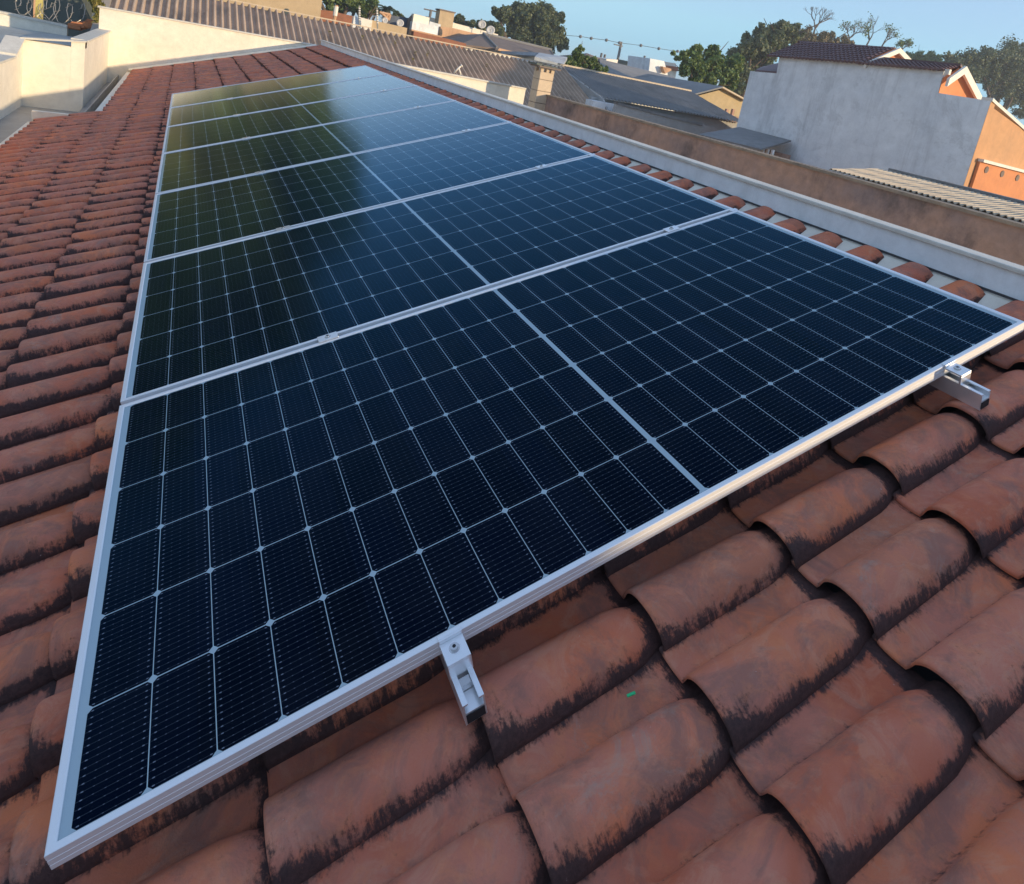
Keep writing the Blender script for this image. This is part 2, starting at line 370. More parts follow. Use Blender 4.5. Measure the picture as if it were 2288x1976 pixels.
# ================================================================ OUR HOUSE
house = thing('house', 'cream walled house whose clay tile roof carries the solar panels', 'house', (0, 5, GROUND))
P_, EXP, V0 = .1850, .330, -.055
prof_t = np.concatenate([[-1.0, -1.0], np.linspace(-.985, .985, 15), np.linspace(1.06, 2.0, 6)])
srows = np.array([0., 0., .006, .03, .09, .16, .23, .27, .30, .325, .36])
def tile_block():
    Vs, Fs, Us, Cs = [], [], [], []
    nt_, ns = len(prof_t), len(srows); k = 0
    grid = (np.arange(ns-1)[:, None]*nt_+np.arange(nt_-1)[None, :]).ravel()
    F0 = np.stack([grid, grid+1, grid+nt_+1, grid+nt_], 1)
    for ci in range(-8, 6):
        u0 = .912+EXP*ci
        if u0 > 2.3: continue
        for vi in range(-14, 73):
            vc = V0+P_*vi-.02
            if vc > 13.25-.06: continue
            if u0 < -.80 and vc > 8.36: continue
            if u0 < -1.5: continue
            jr = rng.normal(size=6)
            if rng.random() < .05: jr[0] -= 1.3
            du, dv, dh, yaw, roll = jr[0]*.0060, jr[1]*.0028, jr[2]*.0018, jr[3]*.010, jr[4]*.010
            s = srows[:, None]*np.ones(nt_)[None, :]
            tt = np.ones(ns)[:, None]*prof_t[None, :]
            a = .0640-.005*s/.33-.014*np.clip((s-.255)/.075, 0, 1)**2
            hb = .053-.004*s/.33-.017*np.clip((s-.265)/.065, 0, 1)**2
            if ci == 4: a = .0640-.000*s/.33; hb = .050-.0*s/.33
            barrel = np.abs(tt) <= 1.0
            ch = P_-2*a+.012
            tv = np.where(barrel, tt*a, a+(tt-1)*ch)
            h = np.where(barrel, hb*np.power(np.clip(1-np.abs(tt)**2.5, 0, 1), .58), -.0045*np.sin(np.clip(tt-1, 0, 1)*math.pi))
            h = np.where((tt <= -.99), .004, h)
            h[:, 0] = -.006
            rise = .0130*(1-s/.33)
            if ci == 4: rise = .019*(1-.3*s/.33)
            h = h+rise
            h[2:, :] += 0
            h[0, :] -= .011                       # lip thickness
            s2 = s.copy()*(.30/.36 if ci == 4 else 1); s2[0, :] += .002
            h[1, :] -= .0025; s2[1, :] += 0       # rounded nose
            uu = u0+s2+du+yaw*tv*1.0; vv = vc+tv+dv+yaw*s; hh = -.141+h+dh+roll*tv
            Vs.append(np.stack([uu*cs-hh*sn, vv, uu*sn+hh*cs], -1).reshape(-1, 3))
            Us.append(np.stack([np.minimum(s, .2) if ci == 4 else s, tt], -1).reshape(-1, 2))
            c = rng.random(3); Cs.append(np.tile([c[0], c[1], c[2], 1], (ns*nt_, 1)))
            Fs.append(F0+k); k += nt_*ns
    return np.concatenate(Vs), np.concatenate(Fs), np.concatenate(Us), np.concatenate(Cs)
V, F, U_, Cc = tile_block()
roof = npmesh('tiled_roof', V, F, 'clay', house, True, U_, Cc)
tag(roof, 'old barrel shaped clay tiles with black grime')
# dark underlay so no daylight shows between the tiles
ub = MB()
for (u0, u1, v0, v1) in ((-1.40, -.74, -2.6, 8.28), (-.74, 2.46, -2.6, 13.2)):
    ub.add([UV(u0, v0, -.158), UV(u1, v0, -.158), UV(u1, v1, -.158), UV(u0, v1, -.158)], [(0,1,2,3)])
ub.build('roof_underlay', 'sealant', house)
XF = 2.4485
# ridge flashing: a thin cream sheet rising over the tile heads to the parapet
f = MB(); f.slab([UV(2.36, -2.6, -.145), UV(2.551, -2.6, -.097), UV(2.551, 13.19, -.097), UV(2.36, 13.19, -.145)], UV(0, 0, -.003))
f.build('ridge_flashing', 'cream', house)
f = MB(); f.box(XF-.005, XF+.03, -2.6, 13.19, .698, .706); f.build('flashing_joint', 'sealant', house)
# outer wall and parapet
f = MB(); f.box(XF+.001, XF+.16, -2.8, 13.2, GROUND, .6995); f.build('side_wall', 'whitewall', house)
f = MB(); f.box(XF, XF+.075, -.22, 13.2, .700, .786); f.build('parapet_wall', 'whitewall', house)
f = MB(); f.box(XF, XF+.075, -2.7, -.2405, .700, .752); f.build('unseen_shadow_parapet', 'whitewall', house)  # unseen stretch behind the camera, added lower to shade tiles but not the frame
f = MB(); f.box(XF-.012, XF+.085, -2.72, -.2405, .752, .768); f.build('unseen_shadow_coping', 'coping', house)  # its coping, out of view, height set for the shadow line
f = MB(); f.box(XF-.012, XF+.085, -.24, 13.36, .786, .803); f.build('parapet_coping', 'coping', house, bevel=.004)
# far end wall
YF = 13.2
f = MB(); f.box(-1.21, XF+.16, YF, YF+.15, GROUND, .66); f.build('end_wall', 'cream', house)
f = MB(); f.box(-1.24, XF-.02, YF-.02, YF+.18, .66, .69); f.build('end_coping', 'coping', house, bevel=.004)
f = MB(); f.slab([UV(-.80, 13.06, -.080), UV(2.45, 13.06, -.080), UV(2.45, 13.195, -.055), UV(-.80, 13.195, -.055)], UV(0, 0, -.004)); f.build('end_flashing', 'cream', house)
# low side walls beyond the gutter
f = MB(); f.box(-1.20, -1.05, 10.0, YF, GROUND, .28); f.build('gutter_wall', 'cream', house)
f = MB(); f.box(-1.23, -1.03, 10.16, YF-.001, .28, .305); f.build('gutter_wall_coping', 'coping', house, bevel=.004)
f = MB(); f.box(-1.70, -1.201, 10.0, 10.15, GROUND, .20)
f.box(-1.201, -1.05, 9.998, 10.16, .20, .28); f.build('return_wall', 'cream', house)
f = MB(); f.slab([(-1.73, 9.97, .20), (-1.04, 9.97, .285), (-1.04, 9.97, .305), (-1.73, 9.97, .225)], (0, .19, 0)); f.build('return_coping', 'coping', house)
f = MB(); f.slab([(-1.85, 9.50, GROUND), (-1.85, 10.14, GROUND), (-1.85, 10.14, .195), (-1.85, 9.50, .03)], (.15, 0, 0))
f.box(-1.85, -1.70, -2.6, 9.50, GROUND, .0); f.build('outer_wall', 'cream', house)
f = MB(); f.box(-1.88, -1.68, -2.6, 9.52, .0, .028)
f.slab([(-1.88, 9.52, .03), (-1.88, 10.0, .20), (-1.88, 10.0, .225), (-1.88, 9.52, .055)], (.2, 0, 0)); f.build('outer_coping', 'coping', house)
# gutter floor and troughs
f = MB(); f.box(-1.05, -.74, 8.4, YF, -.66, -.60); f.box(-1.70, -1.35, -2.6, 10.0, -.72, -.66); f.box(-1.35, -.74, 8.3, 10.0, -.72, -.66)
f.box(-.90, -.885, 8.4, YF, -.60, -.44)
f.build('gutter', 'metalgrey', house)
f = MB(); f.box(-1.33, -.76, 8.30, 8.36, -.70, -.42); f.box(-.76, -.66, 8.36, YF, -.70, -.36); f.box(-1.37, -1.27, -2.6, 8.36, -.74, -.56)
f.build('eave_wall', 'cream', house)

# ================================================================ SOLAR PANELS
LN, DP, GP = 2.278, 1.134, .020
def panel(i, label):
    v0 = i*(DP+GP)
    t = thing('solar_panel', label, 'solar panel', UV(0, v0, -.035), 'solar panels lying side by side on the tile roof')
    # frame: four mitred rails with a stepped outer face
    pf = [(0, -.030), (0, -.022), (.0004, -.0217), (.0004, -.0195), (0, -.0192), (0, -.012), (.0004, -.0117), (.0004, -.0095), (0, -.0092), (0, -.0008), (.0012, 0), (.0105, 0), (.0125, -.0018), (.0125, -.0042), (.0125, -.030)]
    cor = [(0, 0), (LN, 0), (LN, DP), (0, DP)]; inn = [(1, 1), (-1, 1), (-1, -1), (1, -1)]
    fr = MB(); n = len(pf)
    for k in range(4):
        a, b_ = cor[k], cor[(k+1) % 4]; ia, ib = inn[k], inn[(k+1) % 4]
        vs = [UV(a[0]+ia[0]*d, v0+a[1]+ia[1]*d, h) for d, h in pf]+[UV(b_[0]+ib[0]*d, v0+b_[1]+ib[1]*d, h) for d, h in pf]
        fr.add(vs, [(q, (q+1) % n, (q+1) % n+n, q+n) for q in range(n)]+[tuple(range(n-1, -1, -1)), tuple(range(n, 2*n))])
    fr.build('frame', 'alu', t)
    e = .0124; h = -.0035
    V = np.array([UV(e, v0+e, h), UV(LN-e, v0+e, h), UV(LN-e, v0+DP-e, h), UV(e, v0+DP-e, h), UV(e, v0+e, h-.006), UV(LN-e, v0+e, h-.006), UV(LN-e, v0+DP-e, h-.006), UV(e, v0+DP-e, h-.006)])
    uv = np.array([(e, e), (LN-e, e), (LN-e, DP-e), (e, DP-e)]*2)
    F = np.array([(0,1,2,3), (7,6,5,4), (0,4,5,1), (1,5,6,2), (2,6,7,3), (3,7,4,0)])
    npmesh('glass', V, F, 'glass', t, False, uv)
    return t
PL = ['nearest dark blue solar panel, front frame edge over bare tiles and partly sunlit',
      'second solar panel from the front, olive reflection on its left half',
      'third solar panel from the front, between the second and fourth',
      'fourth solar panel from the front, middle one of the seven',
      'fifth solar panel from the front, pale blue on its right half',
      'sixth solar panel from the front, next to the farthest one',
      'farthest solar panel, beside the bare tiles below the cream end wall']
for i in range(7): panel(i, PL[i])

# rails under the panels
def rail(u, label):
    w_, t_, hh = .0185, .0028, .045; h1 = -.0312; h0 = h1-hh
    pf = [(-w_, h0), (w_, h0), (w_, h1), (w_-.009, h1), (w_-.009, h1-.003), (w_-t_, h1-.003), (w_-t_, h1-.020), (-w_+t_, h1-.020), (-w_+t_, h1-.003), (-w_+.009, h1-.003), (-w_+.009, h1), (-w_, h1)]
    pf2 = [(-w_+t_, h0+t_), (w_-t_, h0+t_), (w_-t_, h1-.023), (-w_+t_, h1-.023)]
    b = MB(); n = len(pf); v0, v1 = -.098, 8.16
    b.add([UV(u+a, v0, h) for a, h in pf]+[UV(u+a, v1, h) for a, h in pf], [(q, (q+1) % n, (q+1) % n+n, q+n) for q in range(n)]+[tuple(range(n-1, -1, -1)), tuple(range(n, 2*n))])
    o = b.build('mounting_rail', 'alubright')
    d = MB(); d.box(-w_+t_, w_-t_, 0, .0015, h0+t_, h1-.0235, T=lambda a, b_, c: UV(u+a, v0-.0016+b_, c))
    d.build('end_recess', 'black', o)
    return tag(o, label, 'mounting rail', 'aluminium rails under the solar panels')
rail(.572, 'aluminium mounting rail end sticking out below the middle of the nearest panel')
rail(1.935, 'aluminium mounting rail end sticking out near the right corner of the nearest panel')
def bolt(u, v, h, parent):
    b = MB(); p = UV(u, v, h); q = UV(u, v, h+.005); b.tube([p, q], .0065, 14); b.tube([UV(u, v, h-.0005), UV(u, v, h+.0008)], .0095, 16)
    o = b.build('bolt', 'steel', parent)
    c = MB(); c.tube([UV(u, v, h+.0049), UV(u, v, h+.0054)], .0033, 6); c.build('socket', 'black', o)
def end_clamp(u, label, v0=0.0, d=-1):
    t = thing('end_clamp', label, 'clamp', UV(u, v0-.02, -.036), 'end clamps holding the outer panel edges')
    b = MB(); T = lambda a, b_, c: UV(u+a, v0+d*b_, c)
    b.box(-.0205, .0205, -.008, .0005, .0004, .0034, T); b.box(-.0205, .0205, .0005, .046, -.0085, -.0035, T)
    b.box(-.0205, .0205, .0005, .0045, -.0035, .0034, T); b.box(-.0205, .0205, .041, .046, -.0355, -.0085, T)
    b.build('clamp_plate', 'alubright', t, bevel=.0008)
    bolt(u, v0+d*.022, -.0035, t)
    s = MB(); s.box(-.014, .014, .050, .064, -.050, -.0385, T); s.build('channel_nut', 'steel', t)
end_clamp(.572, 'end clamp with bolt on the front edge of the nearest panel, lower middle of photo')
end_clamp(1.935, 'end clamp catching sun on the front edge near the right corner')
end_clamp(.572, 'end clamp on the back edge of the farthest panel, left rail', 7*(DP+GP)-GP, 1)
end_clamp(1.935, 'end clamp on the back edge of the farthest panel, right rail', 7*(DP+GP)-GP, 1)
def mid_clamp(u, v, label):
    t = thing('mid_clamp', label, 'clamp', UV(u, v, -.036), 'mid clamps between neighbouring panels')
    b = MB(); b.box(-.03, .03, -.019, .019, .0004, .0042, T=lambda a, b_, c: UV(u+a, v+b_, c)); b.build('clamp_plate', 'alubright', t, bevel=.0008)
    bolt(u, v, .0042, t)
ords = ['first', 'second', 'third', 'fourth', 'fifth', 'sixth']
for i in range(6):
    for u, sd_ in ((.572, 'left'), (1.935, 'right')):
        mid_clamp(u, (i+1)*(DP+GP)-GP/2, 'small %s mid clamp in the %s seam between panels, counted from the front' % (sd_, ords[i]))
# little bright end caps at the right end of each seam
for i in range(6):
    b = MB(); b.box(-.030, .004, -.0095, .0095, -.030, .0018, T=lambda a, b_, c: UV(LN+a, (i+1)*(DP+GP)-GP/2+b_, c))
    tag(b.build('seam_end_cap', 'alubright', bevel=.0006), 'bright metal cap at the ridge end of the %s panel seam from the front' % ords[i], 'end cap', 'caps at the right ends of the panel seams')
# green scrap of plastic in a tile channel
b = MB(); b.tube([UV(.814, -.166, -.1290), UV(.829, -.169, -.1282)], .0026, 10)
tag(b.build('plastic_offcut', 'green', smooth=False), 'tiny bright green plastic offcut lying in a tile channel', 'offcut')

# ================================================================ NEIGHBOUR STRUCTURES
def corrug(name, o_, ax, up, nrib, pitch, amp, L, mat, parent, flat=.35, thick=.008, wob=0, taper=0):
    """ribbed sheet: o_ origin (low corner), ax unit along ribs' pitch, up unit up the slope, trapezoid/wave ribs"""
    o_ = Vector(o_); ax = Vector(ax); up = Vector(up); n = ax.cross(up).normalized()
    if n.z < 0: n = -n
    vs = []; fs = []
    prof = [(0, 0), (flat, 0), (flat+.13, .55), (flat+.20, .95), (flat+.27, 1.0), (flat+.34, 1.0), (flat+.42, .9), (flat+.5, .5), (1.0-.02, .03)]
    pts = [(k+a, z) for k in range(nrib) for a, z in prof]+[(nrib, 0)]
    rows = 9
    for r in range(rows):
        q = r/(rows-1)
        for a, z in pts:
            jit = wob*math.sin(a*1.7+r*.9)*.5+wob*(random.random()-.5) if r not in (0, rows-1) else 0
            stepz = .010*(1-((q*3) % 1)) if q < 1 else 0
            vs.append(o_+ax*(a*pitch)+up*(L*q)+n*(z*amp+jit+stepz))
    k = len(pts)
    for r in range(rows-1):
        for i in range(k-1): fs.append((r*k+i, r*k+i+1, (r+1)*k+i+1, (r+1)*k+i))
    b = MB(); b.add(vs, fs); o = b.build(name, mat, parent)
    sm = o.modifiers.new('solid', 'SOLIDIFY'); sm.thickness = thick; sm.offset = -1
    return o

# light wall, lit cream, running along X behind the chimney
yd = thing('yard_wall', 'cream yard wall behind the chimney, left part sunlit and right part in shadow', 'wall', (5.5, 13.0, GROUND))
b = MB(); b.box(2.55, 7.05, 13.0, 13.15, GROUND, .545); b.build('wall_face', 'cream', yd)
b = MB(); b.slab([(2.53, 12.97, .585), (7.05, 12.97, .545), (7.05, 12.97, .575), (2.53, 12.97, .63)], (0, .2, 0)); b.build('wall_coping', 'coping', yd)
b = MB(); b.box(2.55, 6.0, 13.001, 13.149, .545, .586); b.build('top_course', 'cream', yd)

# brown boundary wall along Y
bw = thing('boundary_wall', 'long stained terracotta boundary wall with dark damp patches beyond the parapet', 'wall', (7.2, 5, GROUND))
b = MB(); b.box(7.1, 7.25, -4, 12.0, GROUND, .52); b.build('wall_face', 'brown', bw)
b = MB(); b.box(7.07, 7.28, -4, 12.0, .52, .555); b.build('wall_coping', 'browncop', bw)
# chimney
ch = thing('chimney', 'square barbecue chimney of plastered blocks with a dark cap slab', 'chimney', (6.99, 12.15, GROUND))
b = MB()
zt = [(-3.6, .33), (.345, .60), (.612, .85), (.862, 1.02)]
for z0, z1 in zt: b.box(6.83, 7.17, 12.0, 12.32, z0, z1)
b.box(6.83, 6.90, 12.0, 12.07, 1.021, 1.11); b.box(7.09, 7.17, 12.0, 12.07, 1.021, 1.11); b.box(6.83, 6.90, 12.24, 12.32, 1.021, 1.11); b.box(7.09, 7.17, 12.24, 12.32, 1.021, 1.11); b.box(6.97, 7.02, 12.0, 12.05, 1.021, 1.11)
b.build('shaft', stained('chimney_render', (.62,.50,.36), (.55,.44,.32), 2, True, .85, (.35,.28,.2), .4, .1), ch, bevel=.004)
b = MB(); b.box(6.842, 7.158, 12.012, 12.308, .30, .9); b.build('mortar_joint', 'browntile', ch)
b = MB(); b.slab([(6.74, 11.92, 1.11), (7.27, 11.90, 1.112), (7.25, 12.40, 1.118), (6.76, 12.42, 1.116)], (0, 0, .035)); b.build('cap_slab', 'browntile', ch)
b = MB(); b.box(6.70, 6.84, 12.0, 12.4, 1.148, 1.19); b.box(6.88, 7.24, 12.02, 12.38, 1.15, 1.172); b.build('cover_sheet', stained('mossy_sheet', (.10,.13,.12), (.07,.09,.09), 4, False, .7), ch)

# ribbed fibre-cement roof house
nh = thing('neighbour_house', 'long low house with a deep ribbed tan fibre cement roof', 'house', (4.5, 17, GROUND))
p0 = PY(750, 112, 16.0); nrm = Vector((0, -.38, .92)); up = Vector((0, .92, .38)).normalized()
def ribpt(x, y): return PN(x, y, nrm, p0)
ridge_y = 17.55; low_y = 13.9
zl = p0.z-(16.0-low_y)*.38/.92; zr = p0.z+(ridge_y-16.0)*.38/.92
xl, xr = -1.32, 10.55
pitch = (xr-xl)/77
corrug('ribbed_roof', (xl, low_y, zl-.03), (1,0,0), up, 77, pitch, .080, (ridge_y-low_y)/.9243, 'fibro', nh, flat=.42, wob=.003)
b = MB(); b.slab([(xl, ridge_y-.03, zr+.035), (xl, ridge_y+.2, zr+.035), (xr, ridge_y+.2, zr+.035), (xr, ridge_y-.03, zr+.035)], (0, 0, .03)); b.build('ridge_cap', 'fibrolight', nh)
b = MB(); b.box(xl+.1, xr-.05, low_y+.25, low_y+.4, GROUND, zl-.0); b.box(xr-.2, xr-.05, low_y+.4, ridge_y+3, GROUND, zl+.0); b.box(xl+.1, xl+.25, low_y+.4, ridge_y+3, GROUND, zl)
b.build('wall', 'beige', nh)
b = MB(); b.slab([(xl-.16, low_y-.2, zl-.28), (xl-.16, ridge_y+.1, zr-.10), (xl-.16, ridge_y+.1, zr+.10), (xl-.16, low_y-.2, zl+.07)], (.17, 0, 0)); b.build('verge_board', stained('grey_board', (.36,.31,.26), (.3,.26,.22), 2, False), nh)
# small debris on the ribbed roof
for k, (x, y) in enumerate([(845, 96), (881, 103), (926, 126), (952, 128), (1085, 154), (808, 92), (735, 82), (920, 63+78)]):
    q = ribpt(x, y)+Vector((0, -.05, .05)); b = MB()
    for j in range(5):
        a = random.random()*6; b.add([q+Vector((math.cos(a+i*1.6)*.05, math.sin(a+i*1.6)*.05, .02*j+random.random()*.03)) for i in range(4)], [(0,1,2,3)])
    wh_ = ['left of the seam', 'near a dark tuft', 'low near the parapet', 'right of its twin', 'right half of the roof', 'upper left part', 'leftmost one', 'just above the yard wall'][k]
    tag(b.build('fallen_leaf', 'leafyellow'), 'yellow dried leaf caught between roof ribs, ' + wh_, 'leaf', 'dry leaves caught on the ribbed roof')
b = MB(); q = PY(1025, 152, 14.4)
b.tube([q+Vector((-.10, 0, -.14)), q+Vector((0, 0, 0)), q+Vector((.05, 0, .05))], .022, 7); b.tube([q, q+Vector((.08, .0, -.16))], .02, 7); b.tube([q+Vector((.05, 0, .05)), q+Vector((.07, 0, .075))], .035, 8)
tag(b.build('security_camera', 'white', smooth=True), 'small white bracket camera standing above the sunlit yard wall', 'camera')

# dark roof house to the right of it
dh = thing('row_house', 'low house with dark grey fibre cement roof in shade behind the boundary wall', 'house', (14, 16, GROUND))
ra = PY(1252, 146, 18.0); rb_ = PY(1478, 199, 18.0)
za = ra.z
lowa = PY(1335, 218, 15.0); lowb = PY(1642, 284, 15.0)
x0, x1 = 10.62, lowb.x+.4
upv = Vector((0, 3.0, za-lowa.z-.03)); Ls = upv.length
corrug('grey_roof', (x0, 15.0, lowa.z), (1,0,0), upv.normalized(), 44, (x1-x0)/44, .045, Ls, 'fibrogrey', dh, flat=.3, wob=.003)
b = MB(); b.box(x0, x1, 17.97, 18.15, za-.0, za+.055); b.build('ridge_cap', 'fibrolight', dh)
b = MB(); b.box(x0-.3, x1, 15.25, 15.4, GROUND, lowa.z-.02); b.box(x1-.15, x1, 15.4, 18.5, GROUND, lowa.z-.02); b.build('wall', 'concrete', dh)
b = MB(); b.box(x0-.5, x0+.35, 14.8, 15.2, lowa.z-.30, lowa.z-.10); b.build('downpipe_box', 'whitewall', dh)
zrib = lambda y: zl+(y-low_y)*.38/.92
b = MB(); b.slab([(x0-.06, 13.9, GROUND), (x0-.06, 18.0, GROUND), (x0-.06, 18.0, za-.02), (x0-.06, 15.0, lowa.z-.03), (x0-.06, 13.9, zrib(13.9)-.05)], (.055, 0, 0)); b.build('gable_side', 'concrete', dh)
# second boundary wall stub (grey) seen over the brown wall
gw = thing('grey_wall', 'rough grey concrete wall standing between the brown wall and the dark roof', 'wall', (12, 14, GROUND))
pa, pb = PY(1345, 226, 14.2), PY(1640, 300, 14.2)
b = MB(); b.slab([(pa.x, 14.2, GROUND), (PY(1640, 297, 14.2).x, 14.2, GROUND), PY(1640, 300, 14.2), PY(1570, 278, 14.2), PY(1480, 256, 14.2), PY(1380, 231, 14.2)], (0, .15, 0))
b.build('wall_face', 'concrete', gw)
b = MB(); b.slab([PY(1380, 229, 14.17), PY(1480, 254, 14.17), PY(1570, 276, 14.17), PY(1570, 282, 14.17), PY(1480, 260, 14.17), PY(1380, 234, 14.17)], (0, .2, 0)); b.build('wall_coping', 'fibrogrey', gw)

# shed roof at the foot of the white building
sh = thing('shed', 'low dark shed with a flat sheet roof and three pale posts', 'shed', (12.8, 9.5, GROUND))
A = [PZ(1565, 297, .42), PZ(1655, 283, .42), PZ(1763, 315, .42), PZ(1712, 328, .42)]
A = [PX(1560, 300, 12.0), PX(1652, 284, 13.9), PX(1768, 314, 13.9), PX(1700, 333, 12.3)]
b = MB(); b.slab(A, (0, 0, -.04)); b.build('roof_sheet', 'fibrogrey', sh)
for q in ((1706, 334), (1716, 336), (1727, 338)):
    p = PX(q[0], q[1], 12.9); b = MB(); b.box(p.x-.03, p.x+.03, p.y-.03, p.y+.03, GROUND, p.z+.03); b.build('post', 'whitewall', sh)
p1, p2 = PX(1735, 330, 13.6), PX(1768, 318, 13.6)
b = MB(); b.box(13.3, 13.6, min(p1.y, p2.y)-.1, max(p1.y, p2.y)+.2, GROUND, min(p1.z, p2.z)-.1); b.build('back_wall', 'brown', sh)

# big white building: face in plane X=14
wb = thing('two_storey_house', 'tall two storey house with a blank grey rendered side wall', 'house', (16, 9, GROUND))
XW = 14.0
q = lambda x, y: PX(x, y, XW)
pl = [q(1678, 159), q(1735, 164), q(1742, 124), q(1920, 140), q(2110, 153), q(2096, 208), q(2212, 226)]
yl = q(1646, 282).y; yr = q(2171, 358).y
poly = [Vector((XW, yl, GROUND))]+[Vector((XW, yl, pl[0].z))]+pl[1:6]+[Vector((XW, yr, pl[6].z)), Vector((XW, yr, GROUND))]
b = MB(); b.slab(poly, (.18, 0, 0)); b.build('side_wall', 'bigwall', wb)
# roof slope above the wall, falling towards us
def hip(pts, off=(0, 0, -.06), name='roof', mat='purpletile', par=wb):
    b = MB(); b.slab(pts, off); return b.build(name, mat, par)
e0 = q(1718, 127)+Vector((-.10, 0, 0)); e1 = q(1930, 143)+Vector((-.10, 0, .0))
Yg = q(1930, 138).y; r1 = PY(2000, 108, Yg); r0 = PX(1790, 95, r1.x)
e1.y = Yg
hp = [e0, e1, r1, r0]
def tiled_plane(name, a, b_, c, d, rows, cols, amp, mat, par):
    """a-b eave, d-c ridge; courses and rolls as geometry"""
    a, b_, c, d = map(Vector, (a, b_, c, d)); n = (b_-a).cross(d-a).normalized()
    if n.z < 0: n = -n
    vs, fs = [], []; K = cols*4+1
    for r in range(rows):
        for e_ in (0, 1):
            q_ = (r+e_)/rows
            for i in range(K):
                s_ = i/(K-1); p = (a.lerp(b_, s_)).lerp(d.lerp(c, s_), q_)
                vs.append(p+n*(amp*abs(math.sin(math.pi*s_*cols))+(amp*.9 if e_ == 0 else 0)))
    for r in range(rows*2-1):
        for i in range(K-1): fs.append((r*K+i, r*K+i+1, (r+1)*K+i+1, (r+1)*K+i))
    m_ = MB(); m_.add(vs, fs); o = m_.build(name, mat, par); sm = o.modifiers.new('solid', 'SOLIDIFY'); sm.thickness = .05; sm.offset = -1
    return o
tiled_plane('upper_roof', e0, e1, r1, r0, 9, 24, .03, 'purpletile', wb)
# upper gable (faces -Y, sunlit)
G = lambda x, y, Y=Yg: PY(x, y, Y)
g0, g1, g2 = G(1930, 138), G(2000, 108), G(2028, 137)
b = MB(); b.slab([g0, g1, g2], (0, .15, 0)); b.build('upper_gable', 'orangepaint', wb)
def barge(pts, wd, nm, par, Yoff=-.08, mat='white'):
    b = MB()
    for a_, c_ in zip(pts[:-1], pts[1:]):
        d = Vector((0, Yoff, 0)); b.slab([a_+d, c_+d, c_+d+Vector((0, 0, -wd)), a_+d+Vector((0, 0, -wd))], (0, -.06, 0))
    return b.build(nm, mat, par)
barge([G(1925, 140), G(2001, 107), G(2030, 137)], .12, 'upper_barge_board', wb)
b = MB(); b.slab([g1+Vector((0, 0, .02)), g2+Vector((.1, 0, 0)), g2+Vector((.1, 3, 0)), g1+Vector((0, 3, .02))], (0, 0, -.05)); b.build('far_slope', 'purpletile', wb)
# lower roof strip and lower gable
f0 = q(1915, 143)+Vector((-.08, 0, 0)); f1 = q(2106, 158)+Vector((-.08, 0, 0))
Yl = q(2096, 208).y-.012; h1 = PY(2142, 151, Yl); h0 = PX(2030, 138, h1.x); f1.y = Yl
tiled_plane('lower_roof', f0, f1, h1, Vector((h1.x, f0.y, h0.z)), 5, 20, .03, 'purpletile', wb)
Yl = q(2096, 208).y-.012
L2 = lambda x, y: PY(x, y, Yl)
a0, a1, a2, a3 = L2(2096, 208), L2(2110, 172), L2(2143, 152), L2(2180, 219)
b = MB(); gp = [L2(2090, 240), L2(2097, 200), L2(2108, 174), a2, a3, L2(2176, 252)]
for p in gp: p.x = max(p.x, XW+.001)
b.slab(gp, (0, .010, 0)); b.build('lower_gable', 'orangepaint', wb)
barge([L2(2108, 174), L2(2146, 147), L2(2184, 221)], .17, 'lower_barge_board', wb)
b = MB(); p = L2(2146, 148); p3 = L2(2186, 221); b.slab([p, p3, p3+Vector((0, 2.5, 0)), p+Vector((0, 2.5, 0))], (0, 0, .05)); b.build('porch_roof', 'purpletile', wb)
b = MB(); p = L2(2113, 158); b.box(p.x-.03, p.x+.04, p.y-.10, p.y, p.z-.08, p.z+.03); b.build('gutter_stop', 'white', wb)
fy = yr
Fp = lambda x, y: PY(x, y, fy)
b = MB(); b.slab([Vector((XW+.19, yr+.16, GROUND)), Vector((XW+.19, yr+.16, pl[6].z-.1)), Fp(2400, 392)+Vector((0, .16, -.25)), Vector((Fp(2400, 392).x, yr+.16, GROUND))], (0, yl-yr-.4, 0)); b.box(XW+.19, L2(2168, 220).x, Yl+.2, yl-1.2, GROUND, pl[4].z-.08); b.build('body', 'orangepaint', wb)
# back part roof seen at left
b = MB(); p = q(1735, 164); b.slab([q(1688, 157), q(1736, 160), PX(1742, 140, 15.5), PX(1700, 150, 15.5)], (0, 0, -.05)); b.build('rear_roof', 'purpletile', wb)
# right front wall, faces -Y, sunlit, raked top
fy = yr
Fp = lambda x, y: PY(x, y, fy)
b = MB(); tp = [Fp(2214, 226), Fp(2288, 292), Fp(2400, 392)]
b.slab([Vector((XW+.181, fy, GROUND)), Vector((XW+.181, fy, tp[0].z-.12)), tp[1], tp[2], Vector((tp[2].x, fy, GROUND))], (0, .15, 0)); b.box(XW+.001, XW+.1805, fy-.006, fy-.002, GROUND, tp[0].z-.02); b.build('front_wall', 'orange', wb)
b = MB(); d = Vector((0, -.03, 0)); b.slab([tp[0]+d, tp[2]+d, tp[2]+d+Vector((0, 0, .06)), tp[0]+d+Vector((0, 0, .06))], (0, .22, 0)); b.build('raked_coping', 'white', wb)
c0, c1 = Fp(2183, 360), Fp(2420, 421)
b = MB(); b.slab([Vector((c0.x, fy-.07, GROUND)), Vector((c1.x, fy-.07, GROUND)), Vector((c1.x, fy-.07, c1.z)), Vector((c0.x, fy-.07, c0.z))], (0, .06, 0)); b.build('lower_front_wall', 'orangepaint', wb)
b = MB(); b.slab([c0+Vector((0, -.13, 0)), c1+Vector((0, -.13, 0)), c1+Vector((0, -.13, .06)), c0+Vector((0, -.13, .06))], (0, .12, 0)); b.build('ledge', 'white', wb)
